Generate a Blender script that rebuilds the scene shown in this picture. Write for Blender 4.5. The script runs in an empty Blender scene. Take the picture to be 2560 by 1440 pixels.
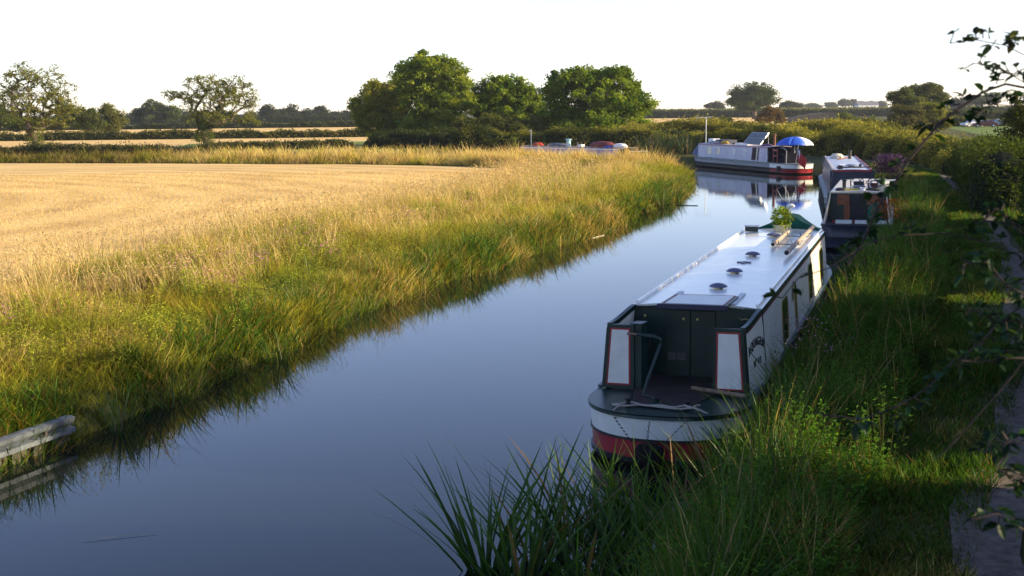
import bpy, math, random
import numpy as np
from mathutils import Matrix, Vector
rng = np.random.default_rng(7); random.seed(7)
R = math.radians
SC = bpy.context.scene; COL = SC.collection
# ------------------------------------------------ camera
F_, P_, ROLL, HC = 3300.0, 0.134, 0.010, 4.35
cam = bpy.data.cameras.new('camera'); camo = bpy.data.objects.new('camera', cam); COL.objects.link(camo)
cam.sensor_width = 36; cam.lens = 36*F_/2560; cam.clip_end = 6000; cam.clip_start = 0.1
camo.matrix_world = Matrix.Translation((0, 0, HC)) @ Matrix.Rotation(math.pi/2-P_, 4, 'X') @ Matrix.Rotation(-ROLL, 4, 'Z')
SC.camera = camo
cam.dof.use_dof = True; cam.dof.focus_distance = 25; cam.dof.aperture_fstop = 7
# ------------------------------------------------ sky, sun, exposure
SUN_AZ, SUN_EL = 100.0, 16.5          # degrees clockwise from the view direction, above the horizon
w = bpy.data.worlds.new('World'); SC.world = w; w.use_nodes = True
nt = w.node_tree; bg = nt.nodes['Background']
sk = nt.nodes.new('ShaderNodeTexSky'); sk.sky_type = 'NISHITA'; sk.sun_disc = False
sk.sun_elevation = R(SUN_EL); sk.sun_rotation = R(SUN_AZ); sk.air_density = 0.72; sk.dust_density = 0.3; sk.ozone_density = 1.0
tn = nt.nodes.new('ShaderNodeMixRGB'); tn.blend_type = 'MULTIPLY'; tn.inputs[0].default_value = 1; tn.inputs[2].default_value = (1.05, .95, 1.06, 1)   # dusk air, slightly pink
nt.links.new(sk.outputs[0], tn.inputs[1]); nt.links.new(tn.outputs[0], bg.inputs[0]); bg.inputs[1].default_value = 0.13
sl = bpy.data.lights.new('sun', 'SUN'); sl.energy = 5.0; sl.angle = R(0.6); sl.color = (1, .81, .48)
so = bpy.data.objects.new('sun', sl); COL.objects.link(so)
sd = Vector((math.cos(R(SUN_EL))*math.sin(R(SUN_AZ)), math.cos(R(SUN_EL))*math.cos(R(SUN_AZ)), math.sin(R(SUN_EL))))
so.rotation_euler = sd.to_track_quat('Z', 'Y').to_euler(); so.location = (40, 0, 30)
SC.view_settings.view_transform = 'Standard'; SC.view_settings.look = 'None'; SC.view_settings.exposure = 1.2
SC.cycles.max_bounces = 6; SC.cycles.transparent_max_bounces = 4; SC.cycles.caustics_reflective = False
SC.cycles.caustics_refractive = False; SC.cycles.use_denoising = True

# ------------------------------------------------ surveying: where a sight line of the photo meets a level or a plane
def ray(u, v):
    x, y = u-1280, v-720
    xr = x*math.cos(ROLL)-y*math.sin(ROLL); yr = x*math.sin(ROLL)+y*math.cos(ROLL)
    return np.array([xr, F_*math.cos(P_)-yr*math.sin(P_), -F_*math.sin(P_)-yr*math.cos(P_)])
def at(u, v, z=0.0):
    d = ray(u, v); t = (z-HC)/d[2]; return np.array([0, 0, HC])+d*t
def atY(u, v, Y):
    d = ray(u, v); return np.array([0, 0, HC])+d*(Y/d[1])

# ------------------------------------------------ materials
def mat(name, col, rough=.6, spec=.5, metal=0, noise=0, nscale=4, bump=0, bscale=30, col2=None, dist=.0):
    m = bpy.data.materials.new(name); m.use_nodes = True; n = m.node_tree.nodes; l = m.node_tree.links
    b = n['Principled BSDF']; b.inputs['Base Color'].default_value = (*col, 1); b.inputs['Roughness'].default_value = rough
    b.inputs['Metallic'].default_value = metal; b.inputs['Specular IOR Level'].default_value = spec
    tc = n.new('ShaderNodeTexCoord')
    if noise or col2:
        t = n.new('ShaderNodeTexNoise'); t.inputs['Scale'].default_value = nscale; t.inputs['Detail'].default_value = 6; t.inputs['Distortion'].default_value = dist
        t.inputs['Roughness'].default_value = .65
        l.new(tc.outputs['Object'], t.inputs['Vector'])
        r = n.new('ShaderNodeValToRGB'); r.color_ramp.elements[0].position = .35; r.color_ramp.elements[1].position = .68
        c2 = col2 or tuple(min(1, c*(1+noise)) for c in col); c1 = col if col2 else tuple(c*(1-noise) for c in col)
        r.color_ramp.elements[0].color = (*c1, 1); r.color_ramp.elements[1].color = (*c2, 1)
        l.new(t.outputs['Fac'], r.inputs['Fac']); l.new(r.outputs['Color'], b.inputs['Base Color'])
    if bump:
        t = n.new('ShaderNodeTexNoise'); t.inputs['Scale'].default_value = bscale; t.inputs['Detail'].default_value = 5
        l.new(tc.outputs['Object'], t.inputs['Vector'])
        bp = n.new('ShaderNodeBump'); bp.inputs['Strength'].default_value = bump; bp.inputs['Distance'].default_value = .02
        l.new(t.outputs['Fac'], bp.inputs['Height']); l.new(bp.outputs['Normal'], b.inputs['Normal'])
    return m
def leafmat(name, transl=.35, gloss=.06):
    m = bpy.data.materials.new(name); m.use_nodes = True; n = m.node_tree.nodes; l = m.node_tree.links
    n.remove(n['Principled BSDF']); out = n['Material Output']
    a = n.new('ShaderNodeAttribute'); a.attribute_name = 'Col'
    d = n.new('ShaderNodeBsdfDiffuse'); t = n.new('ShaderNodeBsdfTranslucent'); mx = n.new('ShaderNodeMixShader'); mx.inputs[0].default_value = transl
    l.new(a.outputs['Color'], d.inputs['Color'])
    br = n.new('ShaderNodeMixRGB'); br.blend_type = 'MULTIPLY'; br.inputs[0].default_value = 1; br.inputs[2].default_value = (1.35, 1.3, .5, 1)
    l.new(a.outputs['Color'], br.inputs[1]); l.new(br.outputs[0], t.inputs['Color'])
    l.new(d.outputs[0], mx.inputs[1]); l.new(t.outputs[0], mx.inputs[2])
    g = n.new('ShaderNodeBsdfGlossy'); g.inputs['Roughness'].default_value = .45; m2 = n.new('ShaderNodeMixShader'); m2.inputs[0].default_value = gloss
    l.new(mx.outputs[0], m2.inputs[1]); l.new(g.outputs[0], m2.inputs[2]); l.new(m2.outputs[0], out.inputs['Surface'])
    return m
M_LEAF = leafmat('leaf', .42, .008); M_GRASS = leafmat('grass blade', .4, .006); M_DRY = leafmat('dry grass', .3, .005); M_BLADE = leafmat('reed blade', .42, .02)
M_BARK = mat('bark', (.11, .085, .06), .9, .2, noise=.5, nscale=3, bump=.6, bscale=8)
M_STEM = mat('bramble stem', (.028, .017, .018), .7, .3, noise=.4, nscale=20)
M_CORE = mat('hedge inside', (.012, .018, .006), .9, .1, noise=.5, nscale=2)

# ------------------------------------------------ mesh tools
def tag(o, label=None, cat=None, group=None, kind=None):
    if label: o['label'] = label
    if cat: o['category'] = cat
    if group: o['group'] = group
    if kind: o['kind'] = kind
    return o
def empty(name, loc=(0, 0, 0), rz=0, label=None, cat=None, group=None, parent=None):
    o = bpy.data.objects.new(name, None); COL.objects.link(o); o.location = loc; o.rotation_euler = (0, 0, rz); o.empty_display_size = .2
    if parent: o.parent = parent
    return tag(o, label, cat, group)
def mesh_np(name, V, faces, mats, parent=None, col=None, smooth=False, midx=None):
    """faces: list of (N,k) int arrays"""
    me = bpy.data.meshes.new(name); V = np.asarray(V, np.float32)
    faces = [np.asarray(f, np.int32) for f in faces if len(f)]
    me.vertices.add(len(V)); me.vertices.foreach_set('co', V.ravel())
    nl = sum(f.size for f in faces); nf = sum(len(f) for f in faces)
    me.loops.add(nl); me.loops.foreach_set('vertex_index', np.concatenate([f.ravel() for f in faces]))
    tot = np.concatenate([np.full(len(f), f.shape[1], np.int32) for f in faces]); st = np.concatenate([[0], np.cumsum(tot)[:-1]]).astype(np.int32)
    me.polygons.add(nf); me.polygons.foreach_set('loop_start', st)
    try: me.polygons.foreach_set('loop_total', tot)
    except Exception: pass
    if midx is not None: me.polygons.foreach_set('material_index', np.asarray(midx, np.int32))
    me.update(calc_edges=True)
    me.polygons.foreach_set('use_smooth', np.full(nf, smooth))
    if col is not None:
        c = np.ones((len(V), 4), np.float32); c[:, :3] = col
        at_ = me.attributes.new('Col', 'FLOAT_COLOR', 'POINT'); at_.data.foreach_set('color', c.ravel())
    for m in (mats if isinstance(mats, (list, tuple)) else [mats]): me.materials.append(m)
    o = bpy.data.objects.new(name, me); COL.objects.link(o)
    if parent is not None: o.parent = parent
    return o
class MB:
    def __init__(s): s.v = []; s.f = []; s.m = []
    def add(s, vs, fs, mi=0):
        b = len(s.v); s.v += [tuple(map(float, p)) for p in vs]; s.f += [tuple(b+i for i in f) for f in fs]; s.m += [mi]*len(fs); return s
    def box(s, x0, x1, y0, y1, z0, z1, mi=0):
        return s.add([(x0,y0,z0),(x1,y0,z0),(x1,y1,z0),(x0,y1,z0),(x0,y0,z1),(x1,y0,z1),(x1,y1,z1),(x0,y1,z1)],
                     [(3,2,1,0),(4,5,6,7),(0,1,5,4),(1,2,6,5),(2,3,7,6),(3,0,4,7)], mi)
    def hexa(s, q0, q1, mi=0):   # two quads joined
        return s.add(list(q0)+list(q1), [(3,2,1,0),(4,5,6,7),(0,1,5,4),(1,2,6,5),(2,3,7,6),(3,0,4,7)], mi)
    def prism(s, poly, off, mi=0):
        n = len(poly); p2 = [tuple(np.add(p, off)) for p in poly]
        return s.add(list(poly)+p2, [tuple(range(n))[::-1], tuple(range(n, 2*n))]+[(i, (i+1) % n, n+(i+1) % n, n+i) for i in range(n)], mi)
    def tube(s, pts, r, n=8, mi=0, cap=True):
        pts = [Vector(tuple(map(float, p))) for p in pts]; rs = r if isinstance(r, (list, tuple)) else [r]*len(pts); vs = []
        for i, p in enumerate(pts):
            d = (pts[min(i+1, len(pts)-1)]-pts[max(i-1, 0)]).normalized(); a = Vector((0, 0, 1)) if abs(d.z) < .9 else Vector((1, 0, 0))
            x = d.cross(a).normalized(); y = d.cross(x)
            vs += [p+(x*math.cos(2*math.pi*k/n)+y*math.sin(2*math.pi*k/n))*rs[i] for k in range(n)]
        fs = [(i*n+k, i*n+(k+1) % n, (i+1)*n+(k+1) % n, (i+1)*n+k) for i in range(len(pts)-1) for k in range(n)]
        if cap: fs += [tuple(range(n))[::-1], tuple((len(pts)-1)*n+k for k in range(n))]
        return s.add(vs, fs, mi)
    def lathe(s, prof, c=(0, 0, 0), n=16, mi=0):
        vs = [(c[0]+r*math.cos(2*math.pi*k/n), c[1]+r*math.sin(2*math.pi*k/n), c[2]+z) for r, z in prof for k in range(n)]
        fs = [(i*n+k, i*n+(k+1) % n, (i+1)*n+(k+1) % n, (i+1)*n+k) for i in range(len(prof)-1) for k in range(n)]
        fs += [tuple(range(n))[::-1], tuple((len(prof)-1)*n+k for k in range(n))]
        return s.add(vs, fs, mi)
    def build(s, name, mats, parent=None, smooth=False, bevel=0):
        me = bpy.data.meshes.new(name); me.from_pydata(s.v, [], s.f); me.polygons.foreach_set('material_index', s.m)
        me.update()
        for m in (mats if isinstance(mats, (list, tuple)) else [mats]): me.materials.append(m)
        if smooth:
            me.polygons.foreach_set('use_smooth', [True]*len(s.f)); me.set_sharp_from_angle(angle=R(38))
        o = bpy.data.objects.new(name, me); COL.objects.link(o)
        if parent is not None: o.parent = parent
        if bevel:
            b = o.modifiers.new('b', 'BEVEL'); b.width = bevel; b.segments = 2; b.limit_method = 'ANGLE'; b.angle_limit = R(40)
        return o
def hashn(i, j, seed):
    h = (i.astype(np.int64)*374761393+j.astype(np.int64)*668265263+seed*974634777) & 0x7fffffff
    h = ((h ^ (h >> 13))*1274126177) & 0x7fffffff
    return ((h ^ (h >> 16)) & 0xffff)/65535.0
def vnoise(x, y, sc, seed=0):
    x = np.asarray(x)/sc; y = np.asarray(y)/sc; i = np.floor(x); j = np.floor(y); fx = x-i; fy = y-j
    fx = fx*fx*(3-2*fx); fy = fy*fy*(3-2*fy)
    a = hashn(i, j, seed); b = hashn(i+1, j, seed); c = hashn(i, j+1, seed); d = hashn(i+1, j+1, seed)
    return (a*(1-fx)+b*fx)*(1-fy)+(c*(1-fx)+d*fx)*fy
def blades(P, H, W, ld, lean, bend, c0, c1, seg=2, az=None):
    """tapered curved blades: P (N,3) roots; returns V, faces, col"""
    N = len(P); H = np.broadcast_to(H, N); W = np.broadcast_to(W, N); lean = np.broadcast_to(lean, N); bend = np.broadcast_to(bend, N)
    if az is None: az = rng.uniform(0, math.pi, N)
    wv = np.stack([np.cos(az), np.sin(az), np.zeros(N)], -1)*W[:, None]/2
    dv = np.stack([np.cos(ld), np.sin(ld), np.zeros(N)], -1)
    rows = []; cols = []
    for k in range(seg+1):
        t = k/seg
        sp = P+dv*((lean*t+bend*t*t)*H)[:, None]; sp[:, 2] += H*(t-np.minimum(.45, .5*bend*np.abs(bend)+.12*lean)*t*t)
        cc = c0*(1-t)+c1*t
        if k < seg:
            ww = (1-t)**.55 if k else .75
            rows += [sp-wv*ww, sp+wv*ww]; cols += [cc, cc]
        else: rows.append(sp); cols.append(cc)
    nv = 2*seg+1; V = np.stack(rows, 1).reshape(-1, 3); C = np.stack(cols, 1).reshape(-1, 3)
    b = (np.arange(N)*nv)[:, None]
    q = np.concatenate([b+np.array([[2*k, 2*k+1, 2*k+3, 2*k+2]]) for k in range(seg-1)]) if seg > 1 else np.zeros((0, 4), int)
    t = b+np.array([[2*seg-2, 2*seg-1, 2*seg]])
    return V, [q, t], C
def merge(parts):
    V = []; F = {}; C = []; o = 0
    for v, fs, c in parts:
        for f in fs:
            if len(f): F.setdefault(f.shape[1], []).append(f+o)
        V.append(v); C.append(c); o += len(v)
    return np.concatenate(V), [np.concatenate(x) for x in F.values()], np.concatenate(C)
def quads(P, size, col, up=0.0, asp=.6):
    """leaf rhombi at P with random tilt; up>0 turns them towards the sky"""
    N = len(P); n = rng.normal(size=(N, 3)); n[:, 2] = np.abs(n[:, 2])+up; n /= np.linalg.norm(n, axis=1)[:, None]
    a = np.cross(n, rng.normal(size=(N, 3))); a /= np.linalg.norm(a, axis=1)[:, None]+1e-9; b = np.cross(n, a)
    s = (np.broadcast_to(size, N)*rng.uniform(.6, 1.3, N))[:, None]
    V = np.stack([P-a*s*.5, P+b*s*asp*.5+n*s*.08, P+a*s*.5, P-b*s*asp*.5+n*s*.08], 1).reshape(-1, 3)
    return V, [np.arange(N*4).reshape(-1, 4)], np.repeat(col, 4, 0)
def leaflets(P, d, size, col, droop=.2, wid=.6):
    """real leaves: pointed oval folded along its midrib; P bases, d directions"""
    N = len(P); d = d/(np.linalg.norm(d, axis=1)[:, None]+1e-9); s = np.broadcast_to(size, N)[:, None]
    side = np.cross(d, np.array([0, 0, 1.])+rng.normal(size=(N, 3))*.35); side /= np.linalg.norm(side, axis=1)[:, None]+1e-9
    up = np.cross(side, d); z = np.array([0, 0, -1.])
    def pt(t, x, h): return P+d*s*t+side*s*x*wid+up*s*h+z*s*droop*t*t
    V = np.stack([pt(0, 0, 0), pt(.3, .42, .09), pt(.68, .36, .09), pt(1, 0, 0), pt(.68, -.36, .09), pt(.3, -.42, .09), pt(.5, 0, 0)], 1).reshape(-1, 3)
    b = (np.arange(N)*7)[:, None]
    q = np.concatenate([b+np.array([[0, 1, 2, 6]]), b+np.array([[6, 4, 5, 0]])]); t = np.concatenate([b+np.array([[6, 2, 3]]), b+np.array([[6, 3, 4]])])
    return V, [q, t], np.repeat(col, 7, 0)
def mix(a, b, t): t = np.asarray(t)[:, None]; return np.asarray(a)*(1-t)+np.asarray(b)*t
def jit(c, n, s=.25): c = np.broadcast_to(np.asarray(c, float), (n, 3)); return np.clip(c*(1+rng.normal(0, s, (n, 1)))*(1+rng.normal(0, s*.25, (n, 3))), .002, .95)
def along(poly, s):
    poly = np.asarray(poly, float); L = np.concatenate([[0], np.cumsum(np.linalg.norm(np.diff(poly, axis=0), axis=1))])
    return np.stack([np.interp(s*L[-1], L, poly[:, k]) for k in range(poly.shape[1])], -1), L[-1]
# ================================================ GROUND AND WATER
LEFT = [(-9.5, 4), (-7.6, 11), (-6.45, 16.0), (-5.95, 17.3), (-5.65, 18.1), (-5.2, 20), (-4.75, 21.8), (-4.3, 23.5), (-3.8, 26), (-3.4, 28.2), (-2.6, 30.7), (-1.7, 33.6), (-.5, 36), (.2, 38.6), (1.6, 42.3),
        (2.8, 45.6), (4.3, 50.4), (6.3, 57.7), (8.4, 66), (10.1, 74), (10.8, 81), (10.0, 84.6), (7.8, 86.2), (4.5, 90.5), (1, 95.3), (-8, 101), (-25, 108), (-45, 113), (-90, 124)]
EDGE = [(-15.5, 4), (-13.6, 14), (-12.4, 22), (-11.3, 28.9), (-10.6, 34), (-9, 41), (-7.6, 45), (-6.6, 49), (-4.6, 54), (-3.4, 58), (-2.1, 63), (-.9, 69), (.7, 77), (1.9, 82), (.8, 86), (-5.2, 92), (-11, 95.5), (-26, 101), (-42, 105.5), (-90, 116)]
RIGHT = [(-1.5, 2), (0, 7), (1.2, 10.5), (2.2, 13.4), (2.95, 15.8), (4.3, 19.8), (7.9, 31), (9.4, 35.5), (11.9, 41.5), (13.2, 46), (15.9, 55.5), (18, 64), (19.9, 72.5), (21.8, 84), (20.6, 94), (17.4, 104), (12, 110.5), (4, 115), (-8, 119), (-25, 122), (-90, 134)]
PATH_L = [(1.6, 4), (3.5, 10.4), (5.5, 15), (8.2, 21.5), (12.3, 33.5), (15.2, 43), (19.65, 59.4), (21.3, 65.6), (24, 76), (25.5, 84), (24.6, 95), (21, 107)]
CANAL = np.array(LEFT+RIGHT[::-1])
def seg_dist(x, y, poly, closed=True):
    d = np.full(x.shape, 1e9); n = len(poly)
    for i in range(n if closed else n-1):
        a = poly[i]; b = poly[(i+1) % n]; e = b-a; t = np.clip(((x-a[0])*e[0]+(y-a[1])*e[1])/(e@e), 0, 1)
        d = np.minimum(d, np.hypot(x-a[0]-t*e[0], y-a[1]-t*e[1]))
    return d
def inside(x, y, poly):
    r = np.zeros(x.shape, bool); n = len(poly)
    for i in range(n):
        a = poly[i]; b = poly[(i+1) % n]
        c = ((a[1] > y) != (b[1] > y)) & (x < (b[0]-a[0])*(y-a[1])/(b[1]-a[1]+1e-12)+a[0]); r ^= c
    return r
def ground_z(x, y):
    d = seg_dist(x, y, CANAL); ins = inside(x, y, CANAL); sd_ = np.where(ins, -d, d)
    z = np.interp(sd_, [-1.2, -.25, 0, .18, .5, 1.2, 2.4], [-.9, -.45, -.06, .22, .42, .5, .56])
    return z
xs = np.concatenate([[-3000, -1200, -500, -250, -150, -90, -60, -45, -35, -28, -22, -18], np.arange(-15, 26, .33), [28, 32, 38, 46, 60, 90, 150, 250, 500, 1200, 3000]])
ys = np.concatenate([[-60, -20, 0], np.arange(4, 125, .45), [127, 130, 135, 142, 150, 170, 200, 300, 500, 900, 1600, 3500]])
X, Y = np.meshgrid(xs, ys); Z = ground_z(X, Y); Z += np.where(Z > .4, (vnoise(X, Y, 2.0, 3)-.5)*.0, 0)
nx, ny = len(xs), len(ys); idx = np.arange(nx*ny).reshape(ny, nx)
fq = np.stack([idx[:-1, :-1], idx[:-1, 1:], idx[1:, 1:], idx[1:, :-1]], -1).reshape(-1, 4)
m_ground = mat('meadow ground', (.045, .060, .018), .95, .1, nscale=.35, col2=(.12, .11, .035), bump=.5, bscale=6)
tag(mesh_np('ground', np.stack([X, Y, Z], -1).reshape(-1, 3), [fq], m_ground, smooth=True), kind='structure')
# water
m_water = bpy.data.materials.new('canal water'); m_water.use_nodes = True
n = m_water.node_tree.nodes; l = m_water.node_tree.links; b = n['Principled BSDF']
b.inputs['Base Color'].default_value = (.006, .010, .009, 1); b.inputs['Roughness'].default_value = .02; b.inputs['IOR'].default_value = 1.33; b.inputs['Specular IOR Level'].default_value = .5
tc = n.new('ShaderNodeTexCoord'); mp = n.new('ShaderNodeMapping'); mp.inputs['Scale'].default_value = (.5, 1.5, 1); mp.inputs['Rotation'].default_value = (0, 0, .15)
n1 = n.new('ShaderNodeTexNoise'); n1.inputs['Scale'].default_value = 4.5; n1.inputs['Detail'].default_value = 3; n1.inputs['Distortion'].default_value = .6
n2 = n.new('ShaderNodeTexNoise'); n2.inputs['Scale'].default_value = .35; n2.inputs['Detail'].default_value = 2
mu = n.new('ShaderNodeMath'); mu.operation = 'MULTIPLY'; bp = n.new('ShaderNodeBump'); bp.inputs['Strength'].default_value = .07; bp.inputs['Distance'].default_value = .02
l.new(tc.outputs['Object'], mp.inputs[0]); l.new(mp.outputs[0], n1.inputs['Vector']); l.new(tc.outputs['Object'], n2.inputs['Vector'])
l.new(n1.outputs['Fac'], mu.inputs[0]); l.new(n2.outputs['Fac'], mu.inputs[1]); l.new(mu.outputs[0], bp.inputs['Height']); l.new(bp.outputs['Normal'], b.inputs['Normal'])
tag(mesh_np('water', [(-95, 2, 0), (40, 2, 0), (40, 140, 0), (-95, 140, 0)], [[(0, 1, 2, 3)]], m_water), kind='structure')
# flat sheets: name, polygon, z, material
def sheet(name, poly, z, m):
    return tag(mesh_np(name, [(p[0], p[1], z) for p in poly], [[tuple(range(len(poly)))]], m), kind='structure')
def stubble_mat(name, s=1.0):
    m = bpy.data.materials.new(name); m.use_nodes = True; n = m.node_tree.nodes; l = m.node_tree.links; b = n['Principled BSDF']
    b.inputs['Roughness'].default_value = .95; b.inputs['Specular IOR Level'].default_value = .1
    tc = n.new('ShaderNodeTexCoord')
    vd = n.new('ShaderNodeVectorMath'); vd.operation = 'DISTANCE'; vd.inputs[1].default_value = (-42, 52, 0.6)
    l.new(tc.outputs['Object'], vd.inputs[0])
    nz = n.new('ShaderNodeTexNoise'); nz.inputs['Scale'].default_value = .12; nz.inputs['Detail'].default_value = 3; l.new(tc.outputs['Object'], nz.inputs['Vector'])
    ma = n.new('ShaderNodeMath'); ma.operation = 'MULTIPLY_ADD'; ma.inputs[1].default_value = 4.0; l.new(nz.outputs['Fac'], ma.inputs[0]); l.new(vd.outputs['Value'], ma.inputs[2])
    sn = n.new('ShaderNodeMath'); sn.operation = 'SINE'; mm = n.new('ShaderNodeMath'); mm.operation = 'MULTIPLY'; mm.inputs[1].default_value = 2.1*s
    l.new(ma.outputs[0], mm.inputs[0]); l.new(mm.outputs[0], sn.inputs[0])
    fine = n.new('ShaderNodeTexNoise'); fine.inputs['Scale'].default_value = 5*s; fine.inputs['Detail'].default_value = 8; fine.inputs['Roughness'].default_value = .75; l.new(tc.outputs['Object'], fine.inputs['Vector'])
    big = n.new('ShaderNodeTexNoise'); big.inputs['Scale'].default_value = .18; big.inputs['Detail'].default_value = 5; l.new(tc.outputs['Object'], big.inputs['Vector'])
    a1 = n.new('ShaderNodeMath'); a1.operation = 'MULTIPLY_ADD'; a1.inputs[1].default_value = .09; l.new(sn.outputs[0], a1.inputs[0]); l.new(fine.outputs['Fac'], a1.inputs[2])
    a2 = n.new('ShaderNodeMath'); a2.operation = 'MULTIPLY_ADD'; a2.inputs[1].default_value = .45; l.new(big.outputs['Fac'], a2.inputs[0]); l.new(a1.outputs[0], a2.inputs[2])
    r = n.new('ShaderNodeValToRGB'); e = r.color_ramp.elements; e[0].position = .5; e[0].color = (.42, .27, .11, 1); e[1].position = .95; e[1].color = (.82, .58, .25, 1)
    k = e.new(.70); k.color = (.68, .46, .18, 1)
    l.new(a2.outputs[0], r.inputs['Fac']); l.new(r.outputs['Color'], b.inputs['Base Color'])
    bp = n.new('ShaderNodeBump'); bp.inputs['Strength'].default_value = .8; bp.inputs['Distance'].default_value = .08
    l.new(a1.outputs[0], bp.inputs['Height']); l.new(bp.outputs['Normal'], b.inputs['Normal'])
    return m
m_stub = stubble_mat('stubble')
sheet('stubble_field', [(p[0]-.1, p[1]) for p in EDGE[1:-1]]+[(-90, 116), (-90, 14)], .575, m_stub)
sheet('far_stubble_field', [(-300, 150), (-60, 132), (-24, 136), (-10, 170), (-22, 300), (-30, 420), (-120, 440), (-380, 400)], .58, m_stub)
sheet('distant_stubble_field', [(30, 240), (72, 300), (92, 420), (104, 520), (30, 560), (22, 330)], .58, m_stub)
sheet('horizon_stubble_field', [(-420, 430), (-60, 480), (-90, 1000), (-800, 1000)], .585, m_stub)
m_crop = mat('maize crop', (.07, .09, .025), .9, .1, nscale=.8, col2=(.17, .16, .05), bump=1, bscale=3)
m_mead = mat('grazed meadow', (.10, .16, .03), .95, .1, nscale=1.5, col2=(.17, .22, .05), bump=.4, bscale=12)
sheet('green_meadow', [(48, 118), (96, 150), (130, 300), (88, 330), (74, 225)], .58, m_mead)
sheet('green_strip', [(-34, 128), (-10, 125), (-12, 170), (-40, 165)], .59, m_mead)
# towpath
m_path = mat('gravel path', (.11, .085, .068), .95, .15, nscale=7, col2=(.24, .195, .165), bump=1, bscale=45)
pl = np.array(PATH_L); nrm = np.gradient(pl, axis=0); nrm = np.stack([nrm[:, 1], -nrm[:, 0]], -1); nrm /= np.linalg.norm(nrm, axis=1)[:, None]
sL, _ = along(pl, np.linspace(0, 1, 90)); sN, _ = along(nrm, np.linspace(0, 1, 90))
wob = (vnoise(sL[:, 0], sL[:, 1], 1.7, 5)-.5)*.35; wo2 = (vnoise(sL[:, 0], sL[:, 1], 1.3, 9)-.5)*.35
sNn = np.array([nrm[np.argmin(np.hypot(*(pl-q).T))] for q in sL])
a_ = sL+sNn*wob[:, None]; b_ = sL+sNn*(.66+wo2)[:, None]
def pz(a): return ground_z(a[:, 0], a[:, 1])+.03
V = np.concatenate([np.c_[a_, pz(a_)], np.c_[b_, pz(b_)]]); i = np.arange(89)
tag(mesh_np('footpath', V, [np.stack([i, i+90, i+91, i+1], -1)], m_path), kind='structure')
PATH_MID, _ = along(pl+nrm*.42, np.linspace(0, 1, 200))
# steel edging at the left bank
gx = np.array([-8.9, 9.0]); ge = np.array([-5.95, 17.25])
gd = (ge-gx)/np.linalg.norm(ge-gx); gn = np.array([gd[1], -gd[0]])
m_steel = mat('weathered steel', (.13, .15, .18), .55, .5, .3, noise=.35, nscale=5, bump=.2, bscale=40)
m_conc = mat('sheet piling', (.08, .075, .065), .9, .2, noise=.45, nscale=6, bump=.6, bscale=12)
bar = empty('bank_edging', (float(gx[0]), float(gx[1]), 0), math.atan2(-gd[0], gd[1]), 'grey steel waling rail and piling edging the left bank', 'bank edging')
Lg = float(np.linalg.norm(ge-gx))
mb = MB(); mb.add([(0.10, 0, .30), (.10, Lg, .30), (.12, Lg, .36), (.12, 0, .36), (.06, 0, .375), (.06, Lg, .375), (-.02, Lg, .375), (-.02, 0, .375), (.04, 0, .24), (.04, Lg, .24), (.12, 0, .22), (.12, Lg, .22), (.12, 0, .16), (.12, Lg, .16), (.0, 0, .16), (.0, Lg, .16)],
    [(0, 1, 2, 3), (3, 2, 5, 4), (4, 5, 6, 7), (8, 9, 1, 0), (10, 11, 9, 8), (12, 13, 11, 10), (14, 15, 13, 12), (15, 6, 5, 2, 1, 9, 11, 13)])
mb.build('rail', m_steel, bar)
mb = MB(); y = 0; k = 0
while y < Lg-.1:
    o_ = -.02 if k % 2 else .05; mb.box(o_-.04, o_, y, y+.19, -.4, .17); y += .2; k += 1
mb.build('piling', m_conc, bar)
mb = MB()
for yy in np.arange(.5, Lg, 1.15): mb.lathe([(.03, 0), (.03, .02)], (0, 0, 0), 8)
m_bolt = mat('rusty bolt', (.05, .03, .025), .8)
for yy in np.arange(.45, Lg, 1.1): bo = MB(); bo.tube([(.10, yy, .27), (.135, yy, .27)], .028, 8); bo.build('bolt', m_bolt, bar)

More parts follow.
